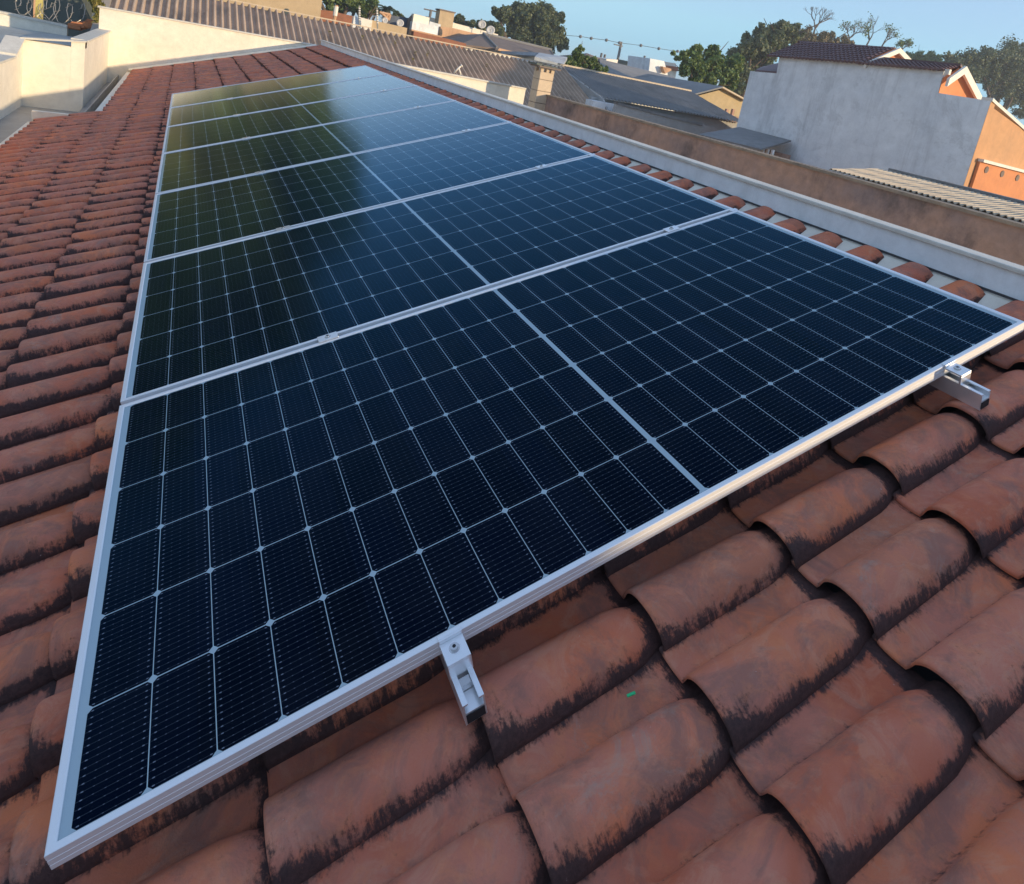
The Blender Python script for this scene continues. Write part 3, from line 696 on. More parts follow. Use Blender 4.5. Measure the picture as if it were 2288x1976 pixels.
for x, y in ((2196, 378), (2231, 387), (2265, 396)):
    p = Fp(x, y); b = MB(); b.tube([p+Vector((0, -.082, 0)), p+Vector((0, -.065, 0))], [.075, .07], 7); b.build('broken_hole', 'browntile', wb)
# parapet casting shade at the far right, low
b = MB(); p = PY(2288, 420, yr-1.5)

# cream ribbed lean-to roof just beyond the brown wall
lt = thing('lean_to', 'low lean to with a sunlit cream ribbed roof behind the brown wall', 'lean to', (8.2, 2.5, GROUND))
ya, yb = 4.62, -1.5
lo = PX(1870, 373, 7.35); hi = PX(1940, 367, 8.3)
upv = Vector((8.3-7.30, 0, .10)); upv.normalize()
zlo = .575
corrug('ribbed_roof', (7.31, yb, zlo-.03), (0,1,0), (upv.x, 0, upv.z), 90, (ya-yb)/90, .022, 1.02, 'fibrolight', lt, flat=.25, wob=.001)
b = MB(); b.box(8.36, 8.47, yb, ya-.1, zlo+.02, zlo+.13); b.build('upper_flashing', 'fibrogrey', lt)
b = MB(); b.box(8.48, 8.62, yb, ya-.1, GROUND, zlo+.10); b.build('back_wall', 'concrete', lt)
b = MB(); b.box(7.33, 8.45, ya-.25, ya-.12, GROUND, zlo-.05); b.build('end_wall', 'beige', lt)

# two-storey house added out of view, to shade the near left of the roof
bh = thing('unseen_shadow_house', 'unseen two storey house behind the viewer, added to cast shadow over the near tiles', 'house', (1, -12, GROUND))
b = MB(); b.box(-7, 8.30, -15, -9.5, GROUND, 3.6); b.build('wall', 'cream', bh)
b = MB(); b.slab([(-7.4, -15.4, 3.6), (8.45, -15.4, 3.6), (8.45, -12.2, 4.6), (-7.4, -12.2, 4.6)], (0, 0, .1)); b.slab([(-7.4, -12.19, 4.6), (8.45, -12.19, 4.6), (8.45, -9.1, 3.6), (-7.4, -9.1, 3.6)], (0, 0, .1)); b.build('roof', 'claytile', bh)
for x in (-5, -1.5, 2, 5.5):
    b = MB(); b.box(x, x+1.2, -9.5, -9.46, .9, 2.1); o = b.build('window', 'white', bh); b = MB(); b.box(x+.08, x+1.12, -9.462, -9.45, .98, 2.02); b.build('pane', 'blue', o)

# ================================================================ MIDDLE DISTANCE HOUSES
def wallpoly(name, par, pts, Y, mat, th=.2, foot=True):
    v = [PY(x, y, Y) for x, y in pts]
    if foot: v = v+[Vector((v[-1].x, Y, GROUND)), Vector((v[0].x, Y, GROUND))]
    b = MB(); b.slab(v, (0, th, 0)); return b.build(name, mat, par)
# ochre gable house
og = thing('ochre_house', 'small ochre gable house tucked against the tall grey wall', 'house', (20, 20, GROUND))
Yo = 19.0
wallpoly('gable_wall', og, [(1537, 220), (1614, 200), (1658, 226), (1700, 250)], Yo, 'yellow')
a_, b_, c_ = PY(1530, 219, Yo-.25), PY(1615, 197, Yo-.25), PY(1672, 228, Yo-.25)
m1 = MB(); m1.slab([b_, c_, c_+Vector((0, 5, 0)), b_+Vector((0, 5, 0))], (0, 0, .06)); m1.build('roof_right', 'fibrolight', og)
m1 = MB(); m1.slab([a_, b_, b_+Vector((0, 5, 0)), a_+Vector((0, 5, 0))], (0, 0, .06)); m1.build('roof_left', 'fibrogrey', og)
m1 = MB(); p = [PY(x, y, Yo-1.5) for x, y in ((1586, 236), (1612, 243), (1617, 252), (1590, 262), (1578, 250))]; m1.slab(p, (0, .5, 0)); m1.build('lean_roof', 'browntile', og)
m1 = MB(); p = [PY(x, y, Yo-2.0) for x, y in ((1588, 246), (1622, 254), (1612, 267), (1585, 257))]; m1.slab(p, (0, .06, 0)); m1.build('tarp', stained('blue_grey_sheet', (.36,.42,.48), (.30,.36,.42), 2, False), og)
for x in (1620, 1634):
    p = PY(x, 262, Yo-2.0); m1 = MB(); m1.box(p.x-.05, p.x+.05, p.y-.05, p.y+.05, GROUND, PY(x, 243, Yo-2.0).z); m1.build('brick_pier', 'brown', og)
wallpoly('brick_base', og, [(1600, 262), (1630, 262), (1650, 262)], Yo-1.8, 'brown', .3)

# hip roofs right of the pole: a long grey roof
def roofhouse(name, label, cat, Y, eave, ridge, dep, rmat, wmat, th=.12):
    """eave: list of two px points at depth Y, ridge: two px points at depth Y+dep"""
    e = [PY(x, y, Y) for x, y in eave]; r = [PY(x, y, Y+dep) for x, y in ridge]
    c = (e[0]+e[1])/2
    t = thing(name, label, cat, (c.x, c.y+dep/2, GROUND))
    m = MB(); m.slab([e[0], e[1], r[1], r[0]], (0, 0, -th)); m.build('roof', rmat, t)
    bk = [Vector((p.x, Y+2*dep, q_.z)) for p, q_ in zip(e, e)]
    m = MB(); m.slab([r[0], r[1], bk[1], bk[0]], (0, 0, -th)); m.build('rear_roof', rmat, t)
    zlow = min(e[0].z, e[1].z)-th-.02
    m = MB(); m.slab([(e[0].x+.3, Y+.4, GROUND), (e[1].x-.3, Y+.4, GROUND), (e[1].x-.3, Y+.4, e[1].z-th), (e[0].x+.3, Y+.4, e[0].z-th)], (0, 2*dep-.8, 0)); m.build('wall', wmat, t)
    return t
roofhouse('long_house', 'long mid grey roofed house in front of the power pole', 'house', 28, [(1345, 172), (1552, 214)], [(1340, 132), (1505, 172)], 4, 'fibrogrey', 'peach')
roofhouse('low_house', 'low house with pale blue grey metal roof strips behind the dark roof ridge', 'house', 22.5, [(1352, 176), (1545, 226)], [(1372, 167), (1530, 203)], 1.5, 'metalgrey', 'whitewall')
t = thing('hip_house', 'brown hip roofed house left of the power pole', 'house', (20, 33, GROUND))
pk = PY(1312, 119, 35); el = PY(1283, 150, 32); er = PY(1362, 158, 32); eb = PY(1370, 142, 38)
m1 = MB(); m1.add([pk, el, er, eb, (el.x, 38, el.z)], [(0,1,2), (0,2,3), (0,3,4), (0,4,1)]); m1.build('roof', 'browntile', t)
m1 = MB(); m1.box(el.x+.3, er.x-.3, 32.4, 37.5, GROUND, el.z-.1); m1.build('wall', 'whitewall', t)
m1 = MB(); p = PY(1346, 141, 31.8); m1.box(p.x, p.x+.35, 31.7, 31.9, p.z-.12, p.z+.1); m1.build('gable_trim', 'white', t)
# small grey box, white block, far walls
t = thing('grey_block_house', 'small grey square block beside the leafy tree right of the pole', 'building', (PY(1465, 150, 34).x, 34.5, GROUND))
wallpoly('wall', t, [(1450, 157), (1453, 131), (1484, 137), (1492, 166)], 34, M['bigwall'], 2.5)
wallpoly('trim', t, [(1481, 149), (1500, 154), (1500, 158), (1486, 165)], 33.6, 'peach', .3, False)
t = thing('far_wall', 'far grey factory wall running right from the foot of the pole', 'wall', (PY(1420, 145, 45).x, 45, GROUND))
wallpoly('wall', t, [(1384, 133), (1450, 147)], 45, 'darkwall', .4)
t = thing('white_shed', 'tiny white shed at the left of the pole foot', 'shed', (PY(1372, 136, 42).x, 42, GROUND))
wallpoly('wall', t, [(1355, 132), (1381, 134)], 42, 'white', 2)
t = thing('far_house', 'far white and orange house just left of the leafy tree', 'house', (PY(1495, 140, 40).x, 41, GROUND))
wallpoly('wall', t, [(1486, 138), (1510, 142), (1512, 160)], 40, 'white', 2); wallpoly('roof', t, [(1484, 146), (1515, 150), (1516, 160), (1484, 153)], 39.8, 'claytile', .2, False)
# hip house, middle (1030-1260)
t = thing('hip_house', 'wide low house with a grey brown hip roof right of the peach wall', 'house', (13, 27, GROUND))
ap = PY(1079, 76, 28); a1 = PY(1030, 99, 25); a2 = PY(1110, 108, 25); a3 = PY(1150, 113, 25); a4 = PY(1245, 134, 25); rr = PY(1232, 113, 28)
m1 = MB(); m1.add([ap, a2, a4, rr], [(0,1,2,3)]); m1.add([ap, a1, a2], [(0,1,2)]); m1.add([ap, rr, (rr.x, 31, a4.z), (a1.x, 31, a1.z), a1, a4], [(0,1,2,3), (0,3,4), (1,5,2)])
o = m1.build('roof', 'browntile', t); sm = o.modifiers.new('solid', 'SOLIDIFY'); sm.thickness = .08
m1 = MB(); m1.tube([ap+Vector((0, -.03, .03)), a2+Vector((0, 0, .03))], .05, 6); m1.tube([ap+Vector((0, 0, .03)), rr+Vector((0, 0, .03))], .06, 6); m1.build('hip_tiles', 'fibrogrey', t)
wallpoly('wall', t, [(1035, 100), (1110, 111), (1150, 117), (1205, 128), (1240, 138)], 25.5, 'whitewall', 4)
wallpoly('awning', t, [(1116, 108), (1145, 115), (1143, 119), (1112, 113)], 24.6, 'peach', .3, False)
roofhouse('metal_shed', 'shed with a pale blue sheet roof behind the chimney cap', 'shed', 20.5, [(1195, 127), (1258, 145)], [(1205, 118), (1268, 128)], 1.5, stained('pale_sheet', (.42,.46,.50), (.36,.40,.44), 1.5, False), 'whitewall')
# peach wall + water tank tower
t = thing('peach_house', 'peach rendered house with raked parapet below the square tank tower', 'house', (9, 24, GROUND))
wallpoly('raked_wall', t, [(985, 60), (1012, 63), (1078, 79)], 29, 'peach', .3)
wallpoly('side_wall', t, [(960, 48), (985, 55)], 29.2, 'bigwall', .3)
wallpoly('top_band', t, [(1008, 50), (1113, 77)], 30.4, 'cream', .5)
wallpoly('left_parapet', t, [(954, 37), (1000, 48)], 30.6, 'cream', .3)
wallpoly('lower_wall', t, [(920, 66), (987, 81)], 23.5, 'peach', .3)
wallpoly('clay_edge', t, [(925, 70), (1000, 87), (1042, 98)], 22.5, 'claytile', .3)
tw = thing('water_tower', 'square rendered water tank tower rising above the peach house', 'tank tower', (8, 26, GROUND))
tf = [PY(x, y, 29.6) for x, y in ((978, 57), (984, 21), (1016, 28), (1011, 62))]
m1 = MB(); m1.slab(tf, (.0, 0, 0)) if False else None
xa, xb = tf[1].x, tf[2].x; zt_ = tf[1].z
m1.box(xa, xb, 29.6, 29.6+(xb-xa)*.8, GROUND, zt_-.04); m1.build('shaft', 'beige', tw)
m1 = MB(); m1.box(xa-.04, xb+.04, 29.56, 29.64+(xb-xa)*.8, zt_-.04, zt_+.02); m1.build('cap', 'browntile', tw)
# boxes and boards on the left of it
t = thing('parapet_blocks', 'low rendered parapet with a bright white panel behind the ribbed roof', 'wall', (5, 20, GROUND))
wallpoly('grey_part', t, [(791, 36), (806, 39.5)], 20, 'bigwall', .2)
wallpoly('white_part', t, [(805, 39), (832, 46)], 19.9, 'white', .2)
wallpoly('beige_part', t, [(831, 45), (910, 63)], 20.1, 'beige', .2)
t = thing('tile_roof_house', 'house with a red clay tile roof behind the left half of the ribbed roof', 'house', (3.5, 22, GROUND))
wallpoly('tile_slope', t, [(716, 22), (740, 25), (796, 38)], 21.5, 'claytile', 1.0)
t = thing('scaffold_roof', 'small dark sheet roof with braced pale frame above the beige parapet', 'shed', (6, 25, GROUND))
wallpoly('sheet', t, [(860, 32), (915, 41), (926, 40)], 25, stained('dark_blue_sheet', (.12,.15,.20), (.09,.11,.15), 2, False), .3)
wallpoly('gable', t, [(913, 44), (925, 31)], 24.7, 'browntile', .2)
m1 = MB()
for a_, b_ in (((850, 28), (868, 44)), ((868, 30), (860, 48)), ((848, 28), (872, 33)), ((872, 33), (868, 46))):
    m1.tube([PY(*a_, 24.3), PY(*b_, 24.3)], .05, 5)
m1.build('frame', 'peach', t)
wallpoly('cream_front', t, [(925, 31), (960, 40)], 24.5, 'cream', .3)
wallpoly('lower_band', t, [(922, 48), (980, 60)], 24.2, 'bigwall', .3)
# upper beige wall at the top of the frame, left
t = thing('beige_block', 'plain beige rendered building side rising above the ribbed roof', 'building', (1.5, 22, GROUND))
wallpoly('wall', t, [(480, -60), (727, -60)], 20, 'beige', 3)
# satellite dishes
def dish(px, py, Y, r, label):
    p = PY(px, py, Y); t = thing('satellite_dish', label, 'dish', p-Vector((0, 0, r*2)), 'satellite dishes on distant roofs')
    b = MB(); vs = []; fs = []; K = 14; ax = (CW-p); ax.z = 1.5; ax = ax.normalized(); a = ax.orthogonal().normalized(); c = ax.cross(a)
    for i, rr_ in enumerate((0, .35, .7, 1.0)):
        for k in range(K):
            th = 2*math.pi*k/K; vs.append(p+(a*math.cos(th)+c*math.sin(th))*r*rr_+ax*(rr_*rr_*r*.25))
    for i in range(3):
        for k in range(K): fs.append((i*K+k, i*K+(k+1) % K, (i+1)*K+(k+1) % K, (i+1)*K+k))
    b.add(vs, fs); o = b.build('reflector', 'dish', t, True); sm = o.modifiers.new('s', 'SOLIDIFY'); sm.thickness = .02
    b = MB(); b.tube([p, p-Vector((0, 0, r*2.0))], r*.08, 6); b.build('mast', 'metalgrey', t)
    b = MB(); b.tube([p-Vector((0, 0, r*.8)), p+ax*r*1.0], r*.04, 5); b.tube([p+ax*r*1.0, p+ax*r*1.12], r*.12, 6); b.build('feed_arm', 'metalgrey', t)
dish(1077, 55, 30, .20, 'round satellite dish against trees, right of the tank tower')
dish(1096, 68, 27, .20, 'satellite dish lowest on the cream band right of the tank tower')
dish(894, 52, 24, .14, 'satellite dish beside the dark sheet roof')
dish(860, 46, 24, .11, 'small satellite dish below the braced frame')
p = PY(1545, 200, 21); t = thing('floodlight', 'small white square lamp on a short stand by the ochre house', 'lamp', p-Vector((0, 0, .4)))
b = MB(); b.box(p.x-.13, p.x+.13, p.y-.06, p.y+.06, p.z-.09, p.z+.12); b.build('head', 'white', t)
b = MB(); b.tube([p-Vector((.0, 0, .09)), p-Vector((.05, 0, .45))], .025, 6); b.build('stand', 'metalgrey', t)

# electric-fence posts above the ribbed roof
for k, (xb_, yb_, xt, yt, Y, lb) in enumerate([(747, 40, 752, 12, 18.6, 'pale square fence post with white top, left of the striped ones'), (806, 40, 803, 13, 19.4, 'thin striped electric fence rod above the white panel'), (847, 48, 842, 18, 19.4, 'thin striped electric fence rod near the braced frame')]):
    a_, c_ = PY(xb_, yb_, Y), PY(xt, yt, Y); t = thing('fence_post', lb, 'fence post', a_, 'electric fence rods behind the ribbed roof')
    a_ = a_-Vector((0, 0, .3)); b = MB(); b.tube([a_, c_], .02 if k else .045, 6); b.build('rod', 'metalgrey' if k else 'peach', t)
    b = MB()
    for j in range(6 if k else 1):
        f0 = .35+.1*j if k else .55; f1 = f0+.05 if k else .95; b.tube([a_.lerp(c_, f0), a_.lerp(c_, f1)], .034 if k else .06, 8)
    b.build('insulator', 'white', t)

# ================================================================ POWER POLE AND WIRES
Yp = 60.0
pb_, pt_ = PY(1379, 140, Yp), PY(1390, 94, Yp)
t = thing('power_pole', 'tall dark concrete power pole leaning right against the sky', 'power pole', (pb_.x, Yp, GROUND))
b = MB(); b.tube([Vector((pb_.x, Yp, GROUND)), Vector((pb_.x, Yp, pt_.z))], [.22, .13], 8); b.build('shaft', 'pole', t)
top = Vector((pb_.x, Yp, pt_.z))
b = MB(); b.box(top.x-.9, top.x+.25, Yp-.06, Yp+.06, top.z-.5, top.z-.38); b.build('cross_arm', 'pole', t)
wl_ = [PY(x, y, Yp) for x, y in ((1180, 72), (1297, 82), (1321, 86), (1355, 90), (1384, 96), (1432, 102), (1472, 109), (1514, 115), (1570, 122))]
b = MB(); b.tube(wl_, .035, 4); o = b.build('power_line', 'black'); tag(o, 'overhead power line with dark marker balls passing the tall pole', 'cable')
for p in wl_[1:8]:
    b = MB(); vs = []
    b.tube([p+Vector((0, 0, -.17)), p+Vector((0, 0, -.1)), p, p+Vector((0, 0, .1)), p+Vector((0, 0, .17))], [.06, .15, .18, .15, .06], 8); b.build('marker_ball', 'pole', o, True)
for k, (x, yb_, yt, lb) in enumerate([(1437, 142, 125, 'short pole on the skyline right of the tall pole'), (1349, 137, 122, 'short stub pole nearest the hip roof, left of the tall pole'), (1342, 132, 119, 'short thin mast left of the stub pole on the skyline')]):
    a_, c_ = PY(x, yb_, 55), PY(x+3, yt, 55); b = MB(); b.tube([Vector((a_.x, 55, GROUND)), Vector((a_.x, 55, c_.z))], .12, 7)
    tag(b.build('utility_pole', 'pole'), lb, 'pole', 'short poles on the skyline')
a_ = PY(963, 22, 45); b = MB(); b.tube([Vector((a_.x, 45, GROUND)), a_], .09, 6); b.tube([a_+Vector((-.5, 0, -.05)), a_+Vector((.5, 0, -.05))], .05, 5)
tag(b.build('utility_pole', 'pole'), 'thin T shaped pole just left of the tank tower', 'pole', 'short poles on the skyline')

# ================================================================ TREES
def radius(px, py, Y, r): return (PY(px+r, py, Y)-PY(px, py, Y)).length*.92
def crown(name, blobs, Y, n, leaf, mat, par, dens=.0, spread=.5, dscale=1.0):
    """leaf cards spread through the volume of lumpy clumps; blobs = (px, py, r_px[, r_y scale])"""
    pts, nr = [], []
    tot = sum(b[2]**2 for b in blobs)
    for bx in blobs:
        c = PY(bx[0], bx[1], Y+(bx[3] if len(bx) > 3 else 0)); r = radius(bx[0], bx[1], Y, bx[2])
        k = max(20, int(n*bx[2]**2/tot))
        ns = max(5, int(10+bx[2]/3)); leaf_ = leaf*.72; k = int(k*1.9); sub = rng.normal(size=(ns, 3)); sub /= np.linalg.norm(sub, axis=1)[:, None]
        sub *= (r*(.45+.5*rng.random((ns, 1)))); sr = r*(.20+.30*rng.random(ns))
        w_ = sr**2; idx = rng.choice(ns, k, p=w_/w_.sum())
        d = rng.normal(size=(k, 3)); d /= np.linalg.norm(d, axis=1)[:, None]
        p = sub[idx]+d*(sr[idx]*(rng.random(k)**.45)*np.where(rng.random(k) < .12, 1.35, 1))[:, None]
        p[:, 1] *= dscale
        pts.append(p+np.array(c)); nr.append(d)
    P = np.concatenate(pts); N = np.concatenate(nr)
    k = len(P); N = N+rng.normal(size=N.shape)*.8; N /= np.linalg.norm(N, axis=1)[:, None]
    A = np.cross(N, rng.normal(size=N.shape)); A /= np.linalg.norm(A, axis=1)[:, None]; B = np.cross(N, A)
    sz = leaf*.72*(.4+1.1*rng.random((k, 1)))
    V = np.stack([P-A*sz-B*sz*.3, P+B*sz*.7-A*sz*.1, P+A*sz+B*sz*.25, P-B*sz*.7+A*sz*.1], 1)
    V += rng.normal(size=V.shape)*leaf*.12
    V = V.reshape(-1, 3)
    F = np.arange(4*k).reshape(-1, 4)
    rv = np.repeat(rng.random(k), 4); col = np.stack([rv, rv, rv, np.ones_like(rv)], 1)
    return npmesh(name, V, F, mat, par, False, None, col)
def limbs(base_, tips, r0, par, name='trunk', mat='bark'):
    b = MB(); base_ = Vector(base_)
    fork = base_.lerp(sum((Vector(t_) for t_ in tips), Vector())/len(tips), .45); fork.x = base_.x*.6+fork.x*.4
    b.tube([base_, base_.lerp(fork, .5)+Vector((r0*.3, 0, 0)), fork], [r0, r0*.8, r0*.65], 8)
    for t_ in tips:
        t_ = Vector(t_); md = fork.lerp(t_, .5)+Vector((random.uniform(-1, 1), random.uniform(-1, 1), random.uniform(0, 1)))*r0*1.5
        b.tube([fork, md, t_], [r0*.5, r0*.32, r0*.1], 6)
        for _ in range(3):
            s_ = md.lerp(t_, random.random()); e_ = s_+Vector((random.uniform(-1, 1), random.uniform(-1, 1), random.uniform(.1, 1)))*(t_-fork).length*.25
            b.tube([s_, e_], [r0*.16, r0*.05], 5)
    return b.build(name, mat, par, True)
def tree(name, label, Y, trunkpx, blobs, n, leaf, mat, r0=.3, group=None, dscale=1.0):
    tb = PY(trunkpx[0], trunkpx[1], Y); t = thing(name, label, 'tree', (tb.x, Y, GROUND), group)
    crown('crown', blobs, Y, n, leaf, mat, t, dscale=dscale)
    tips = [PY(b_[0], b_[1], Y+(b_[3] if len(b_) > 3 else 0)) for b_ in blobs[:9]]
    limbs((tb.x, Y, GROUND), tips, r0, t)
    return t
GT = 'trees rising behind the roofs'
tree('tree', 'biggest round brown green tree on the skyline between the dishes and the pole', 48, (1200, 120),
     [(1190, 50, 36), (1215, 35, 26), (1160, 45, 28), (1130, 32, 20), (1112, 28, 12), (1235, 60, 26), (1240, 88, 22), (1205, 90, 32), (1165, 85, 26), (1148, 65, 20), (1258, 100, 14), (1185, 22, 14), (1250, 40, 12), (1150, 20, 14)], 26000, .14, 'leafdark', .55, GT)
tree('tree', 'low dark tree mass just right of the tank tower', 46, (1040, 60), [(1030, 48, 13), (1050, 56, 12), (1020, 44, 8)], 2600, .14, 'leafdark', .25, GT)
tree('tree', 'dark rounded tree behind the round satellite dish', 44, (1085, 70), [(1080, 56, 13), (1100, 60, 14), (1116, 72, 12), (1070, 60, 9)], 3600, .14, 'leafdark', .25, GT)
tree('shrub_tree', 'small bright yellow green tree just right of the chimney cap', 24, (1310, 150), [(1300, 140, 16), (1290, 120, 11), (1270, 138, 12), (1322, 142, 13), (1282, 148, 13), (1340, 150, 11), (1296, 112, 8), (1354, 158, 7)], 5200, .075, 'leafmid', .12, GT)
tree('tree', 'leafy light green tree left of the tall grey wall with big round leaves', 25, (1590, 200),
     [(1560, 150, 22), (1590, 135, 22), (1540, 135, 16), (1610, 160, 24), (1575, 175, 22), (1560, 115, 10), (1530, 122, 9), (1596, 112, 10), (1640, 140, 18), (1625, 180, 20), (1505, 120, 4), (1518, 130, 7), (1553, 108, 6), (1585, 190, 16), (1550, 185, 14), (1530, 160, 14)], 7500, .12, 'leafmid', .22, GT)
tree('tree', 'dark dense spreading tree filling the gap left of the tall house roof', 36, (1660, 180),
     [(1680, 100, 26), (1700, 130, 26), (1660, 130, 24), (1650, 160, 22), (1690, 165, 22), (1720, 86, 24), (1748, 74, 20), (1776, 72, 18), (1635, 150, 16), (1700, 72, 14), (1640, 190, 18), (1665, 195, 16), (1740, 110, 18)], 17000, .15, 'leafdark', .45, GT)
tree('tree', 'brownish bushy tree directly behind the tall house ridge', 42, (1800, 110), [(1770, 78, 16), (1800, 82, 17), (1830, 90, 15), (1860, 88, 13), (1885, 94, 12), (1745, 88, 14), (1900, 104, 8)], 8000, .12, 'leafdry', .35, GT)
tree('tree', 'low dark tree row between the two gables of the tall house', 45, (2060, 140), [(2030, 130, 11), (2050, 128, 13), (2075, 134, 13), (2100, 142, 12), (2118, 148, 8)], 4500, .14, 'leafmid', .25, GT)
tree('tree', 'large dark umbrella shaped tree filling the right edge behind the orange wall', 38, (2230, 260),
     [(2160, 150, 20), (2190, 132, 18), (2220, 145, 22), (2250, 140, 24), (2285, 130, 26), (2210, 170, 18), (2245, 175, 20), (2280, 170, 24), (2240, 205, 16), (2270, 215, 18), (2215, 195, 10), (2300, 200, 22), (2290, 240, 18), (2180, 165, 14), (2140, 145, 10), (2320, 150, 30), (2128, 138, 14), (2150, 158, 14), (2172, 140, 14), (2205, 128, 14), (2262, 118, 16)], 27000, .14, 'leafdark', .5, GT)

# trees off to the back left: seen above the roofs and mirrored in the panels
tree('tree', 'dark green tree mass above the red tile roof at the top edge', 40, (770, 30), [(745, 10, 22), (775, 5, 20), (800, 12, 22), (830, 14, 16), (790, -15, 26), (745, -20, 26), (815, 30, 12), (760, 28, 12), (700, -30, 30)], 12000, .14, 'leafmid', .4, GT)
# palm
def palm(px, py, Y, r, label):
    c = PY(px, py, Y); rr_ = radius(px, py, Y, r); t = thing('palm_tree', label, 'palm', (c.x, Y, GROUND), None)
    b = MB(); b.tube([(c.x, Y, GROUND), (c.x+.1, Y, c.z)], [.22, .15], 8); b.build('trunk', 'bark', t, True)
    b = MB()
    for k in range(26):
        a = 2*math.pi*k/26+random.random()*.3; el = random.uniform(-.35, 1.2); L = rr_*random.uniform(.8, 1.15)
        pts = []
        for j in range(7):
            q_ = j/6; rad = L*q_*math.cos(el*(1-.2*q_)); z = L*q_*math.sin(el)-L*.55*q_*q_
            pts.append(c+Vector((math.cos(a)*rad, math.sin(a)*rad, z)))
        b.tube(pts, [.03]*6+[.01], 4)
        for j in range(1, 6):
            d = (pts[j+1]-pts[j-1]).normalized(); sdv = d.cross(Vector((0, 0, 1))).normalized()
            for s_ in (-1, 1):
                for e_ in (0, .5):
                    p = pts[j].lerp(pts[j+1], e_); tip = p+sdv*s_*L*.22+d*L*.12-Vector((0, 0, L*.10)); b.add([p, p+d*.06, tip], [(0,1,2)])
    b.build('fronds', 'leafdark', t)
palm(862, 22, 38, 26, 'feathery palm crown on the skyline above the braced frame')
tree('tree', 'small dark tree left of the palm at the top edge', 42, (832, 25), [(828, 14, 12), (838, 26, 10), (820, 22, 10), (896, 38, 9), (885, 34, 8)], 2600, .13, 'leafdark', .25, GT)

def bare(px, py, hpx, Y, label, mat='twig', leafy=0, seed=1, lean=0):
    rnd = random.Random(seed); b0 = PY(px, py, Y); H = (PY(px, py-hpx, Y)-b0).length
    t = thing('bare_tree', label, 'tree', (b0.x, Y, GROUND), 'bare branched trees behind the tall house')
    b = MB(); b.tube([(b0.x, Y, GROUND), b0], [.3, .16], 7); tips = []
    def grow(p, d, L, r, lv):
        q_ = p+d*L; mid = p.lerp(q_, .5)+Vector((rnd.uniform(-1, 1), rnd.uniform(-1, 1), 0))*L*.06
        b.tube([p, mid, q_], [r, r*.85, r*.65], 5 if lv < 2 else 3, cap=False)
        if lv >= 6: tips.append(q_); return
        for k in range(3 if lv < 2 else rnd.choice((2, 2, 3))):
            a = rnd.uniform(0, 6.28); sp = rnd.uniform(.35, .75)
            ax = d.orthogonal().normalized(); ay = d.cross(ax)
            nd = (d*math.cos(sp)+(ax*math.cos(a)+ay*math.sin(a))*math.sin(sp)+Vector((0, 0, .12))).normalized()
            grow(q_, nd, L*rnd.uniform(.62, .85), r*.62, lv+1)
    grow(b0-Vector((0, 0, .0)), Vector((lean, 0, 1)).normalized(), H*.255, .12, 0)
    b.build('trunk', mat, t)
    if leafy and tips:
        P = []; N = []
        for tp_ in tips:
            if rnd.random() < leafy:
                for _ in range(7): P.append(np.array(tp_)+rng.normal(size=3)*.16)
        P = np.array(P); k = len(P); A = rng.normal(size=(k, 3)); A /= np.linalg.norm(A, axis=1)[:, None]; B = np.cross(A, rng.normal(size=(k, 3))); B /= np.linalg.norm(B, axis=1)[:, None]
        s_ = .075; V = np.stack([P-A*s_, P+B*s_, P+A*s_, P-B*s_], 1).reshape(-1, 3); rv = np.repeat(rng.random(k), 4)
        npmesh('crown', V, np.arange(4*k).reshape(-1, 4), 'leafmid', t, False, None, np.stack([rv, rv, rv, np.ones_like(rv)], 1))
bare(1815, 88, 92, 44, 'tallest bare tree behind the tall house, open fan of twigs', seed=3)
bare(1893, 104, 72, 44, 'half bare tree with sparse green tufts, right of the tallest bare one', leafy=.16, seed=5)
bare(1935, 110, 80, 46, 'wispy bare tree above the upper gable, leaning right', leafy=.08, seed=8, lean=.15)
bare(1966, 114, 66, 46, 'low wide bare tree behind the ridge, between the wispy one and the gable', leafy=.12, seed=12, lean=.3)
bare(2012, 120, 32, 44, 'smallest bare tree just right of the upper gable tip', leafy=.3, seed=15, lean=.2)

# tall trees to the back left (top left corner; their reflection darkens the left half of the panels)
def bigtree(x, Y, H, r, mat, label, n=22000, leaf=.22, seed=0):
    rg = np.random.default_rng(seed); t = thing('tall_tree', label, 'tree', (x, Y, GROUND), 'tall trees behind the far left walls')
    bl = []
    for k in range(22):
        a = rg.random()*6.28; rr_ = r*.75*math.sqrt(rg.random()); z = GROUND+H*(.25+.7*rg.random()); sc_ = 1-.55*((z-GROUND)/H-.5)**2*2
        bl.append((x+math.cos(a)*rr_*sc_, Y+math.sin(a)*rr_*sc_, z, r*(.34+.2*rg.random())))
    P = []; N = []
    for (a, b_, c, q_) in bl:
        k = int(n/22); d = rg.normal(size=(k, 3)); d /= np.linalg.norm(d, axis=1)[:, None]
        P.append(np.array((a, b_, c))+d*q_*(rg.random((k, 1))**.4)); N.append(d)
    P = np.concatenate(P); N = np.concatenate(N)+rg.normal(size=(len(P), 3))*.7; N /= np.linalg.norm(N, axis=1)[:, None]
    A = np.cross(N, rg.normal(size=N.shape)); A /= np.linalg.norm(A, axis=1)[:, None]; B = np.cross(N, A); k = len(P); s_ = leaf*(.6+rg.random((k, 1)))
    V = np.stack([P-A*s_, P+B*s_*.7, P+A*s_, P-B*s_*.7], 1).reshape(-1, 3); rv = np.repeat(rg.random(k), 4)
    npmesh('crown', V, np.arange(4*k).reshape(-1, 4), mat, t, False, None, np.stack([rv, rv, rv, np.ones_like(rv)], 1))
    limbs((x, Y, GROUND), [b_[:3] for b_ in bl[:7]], .35, t)
bigtree(-4.8, 27, 17, 4.4, 'leafolive', 'tall olive tree behind the far left wall, nearest the ribbed roof', seed=1)
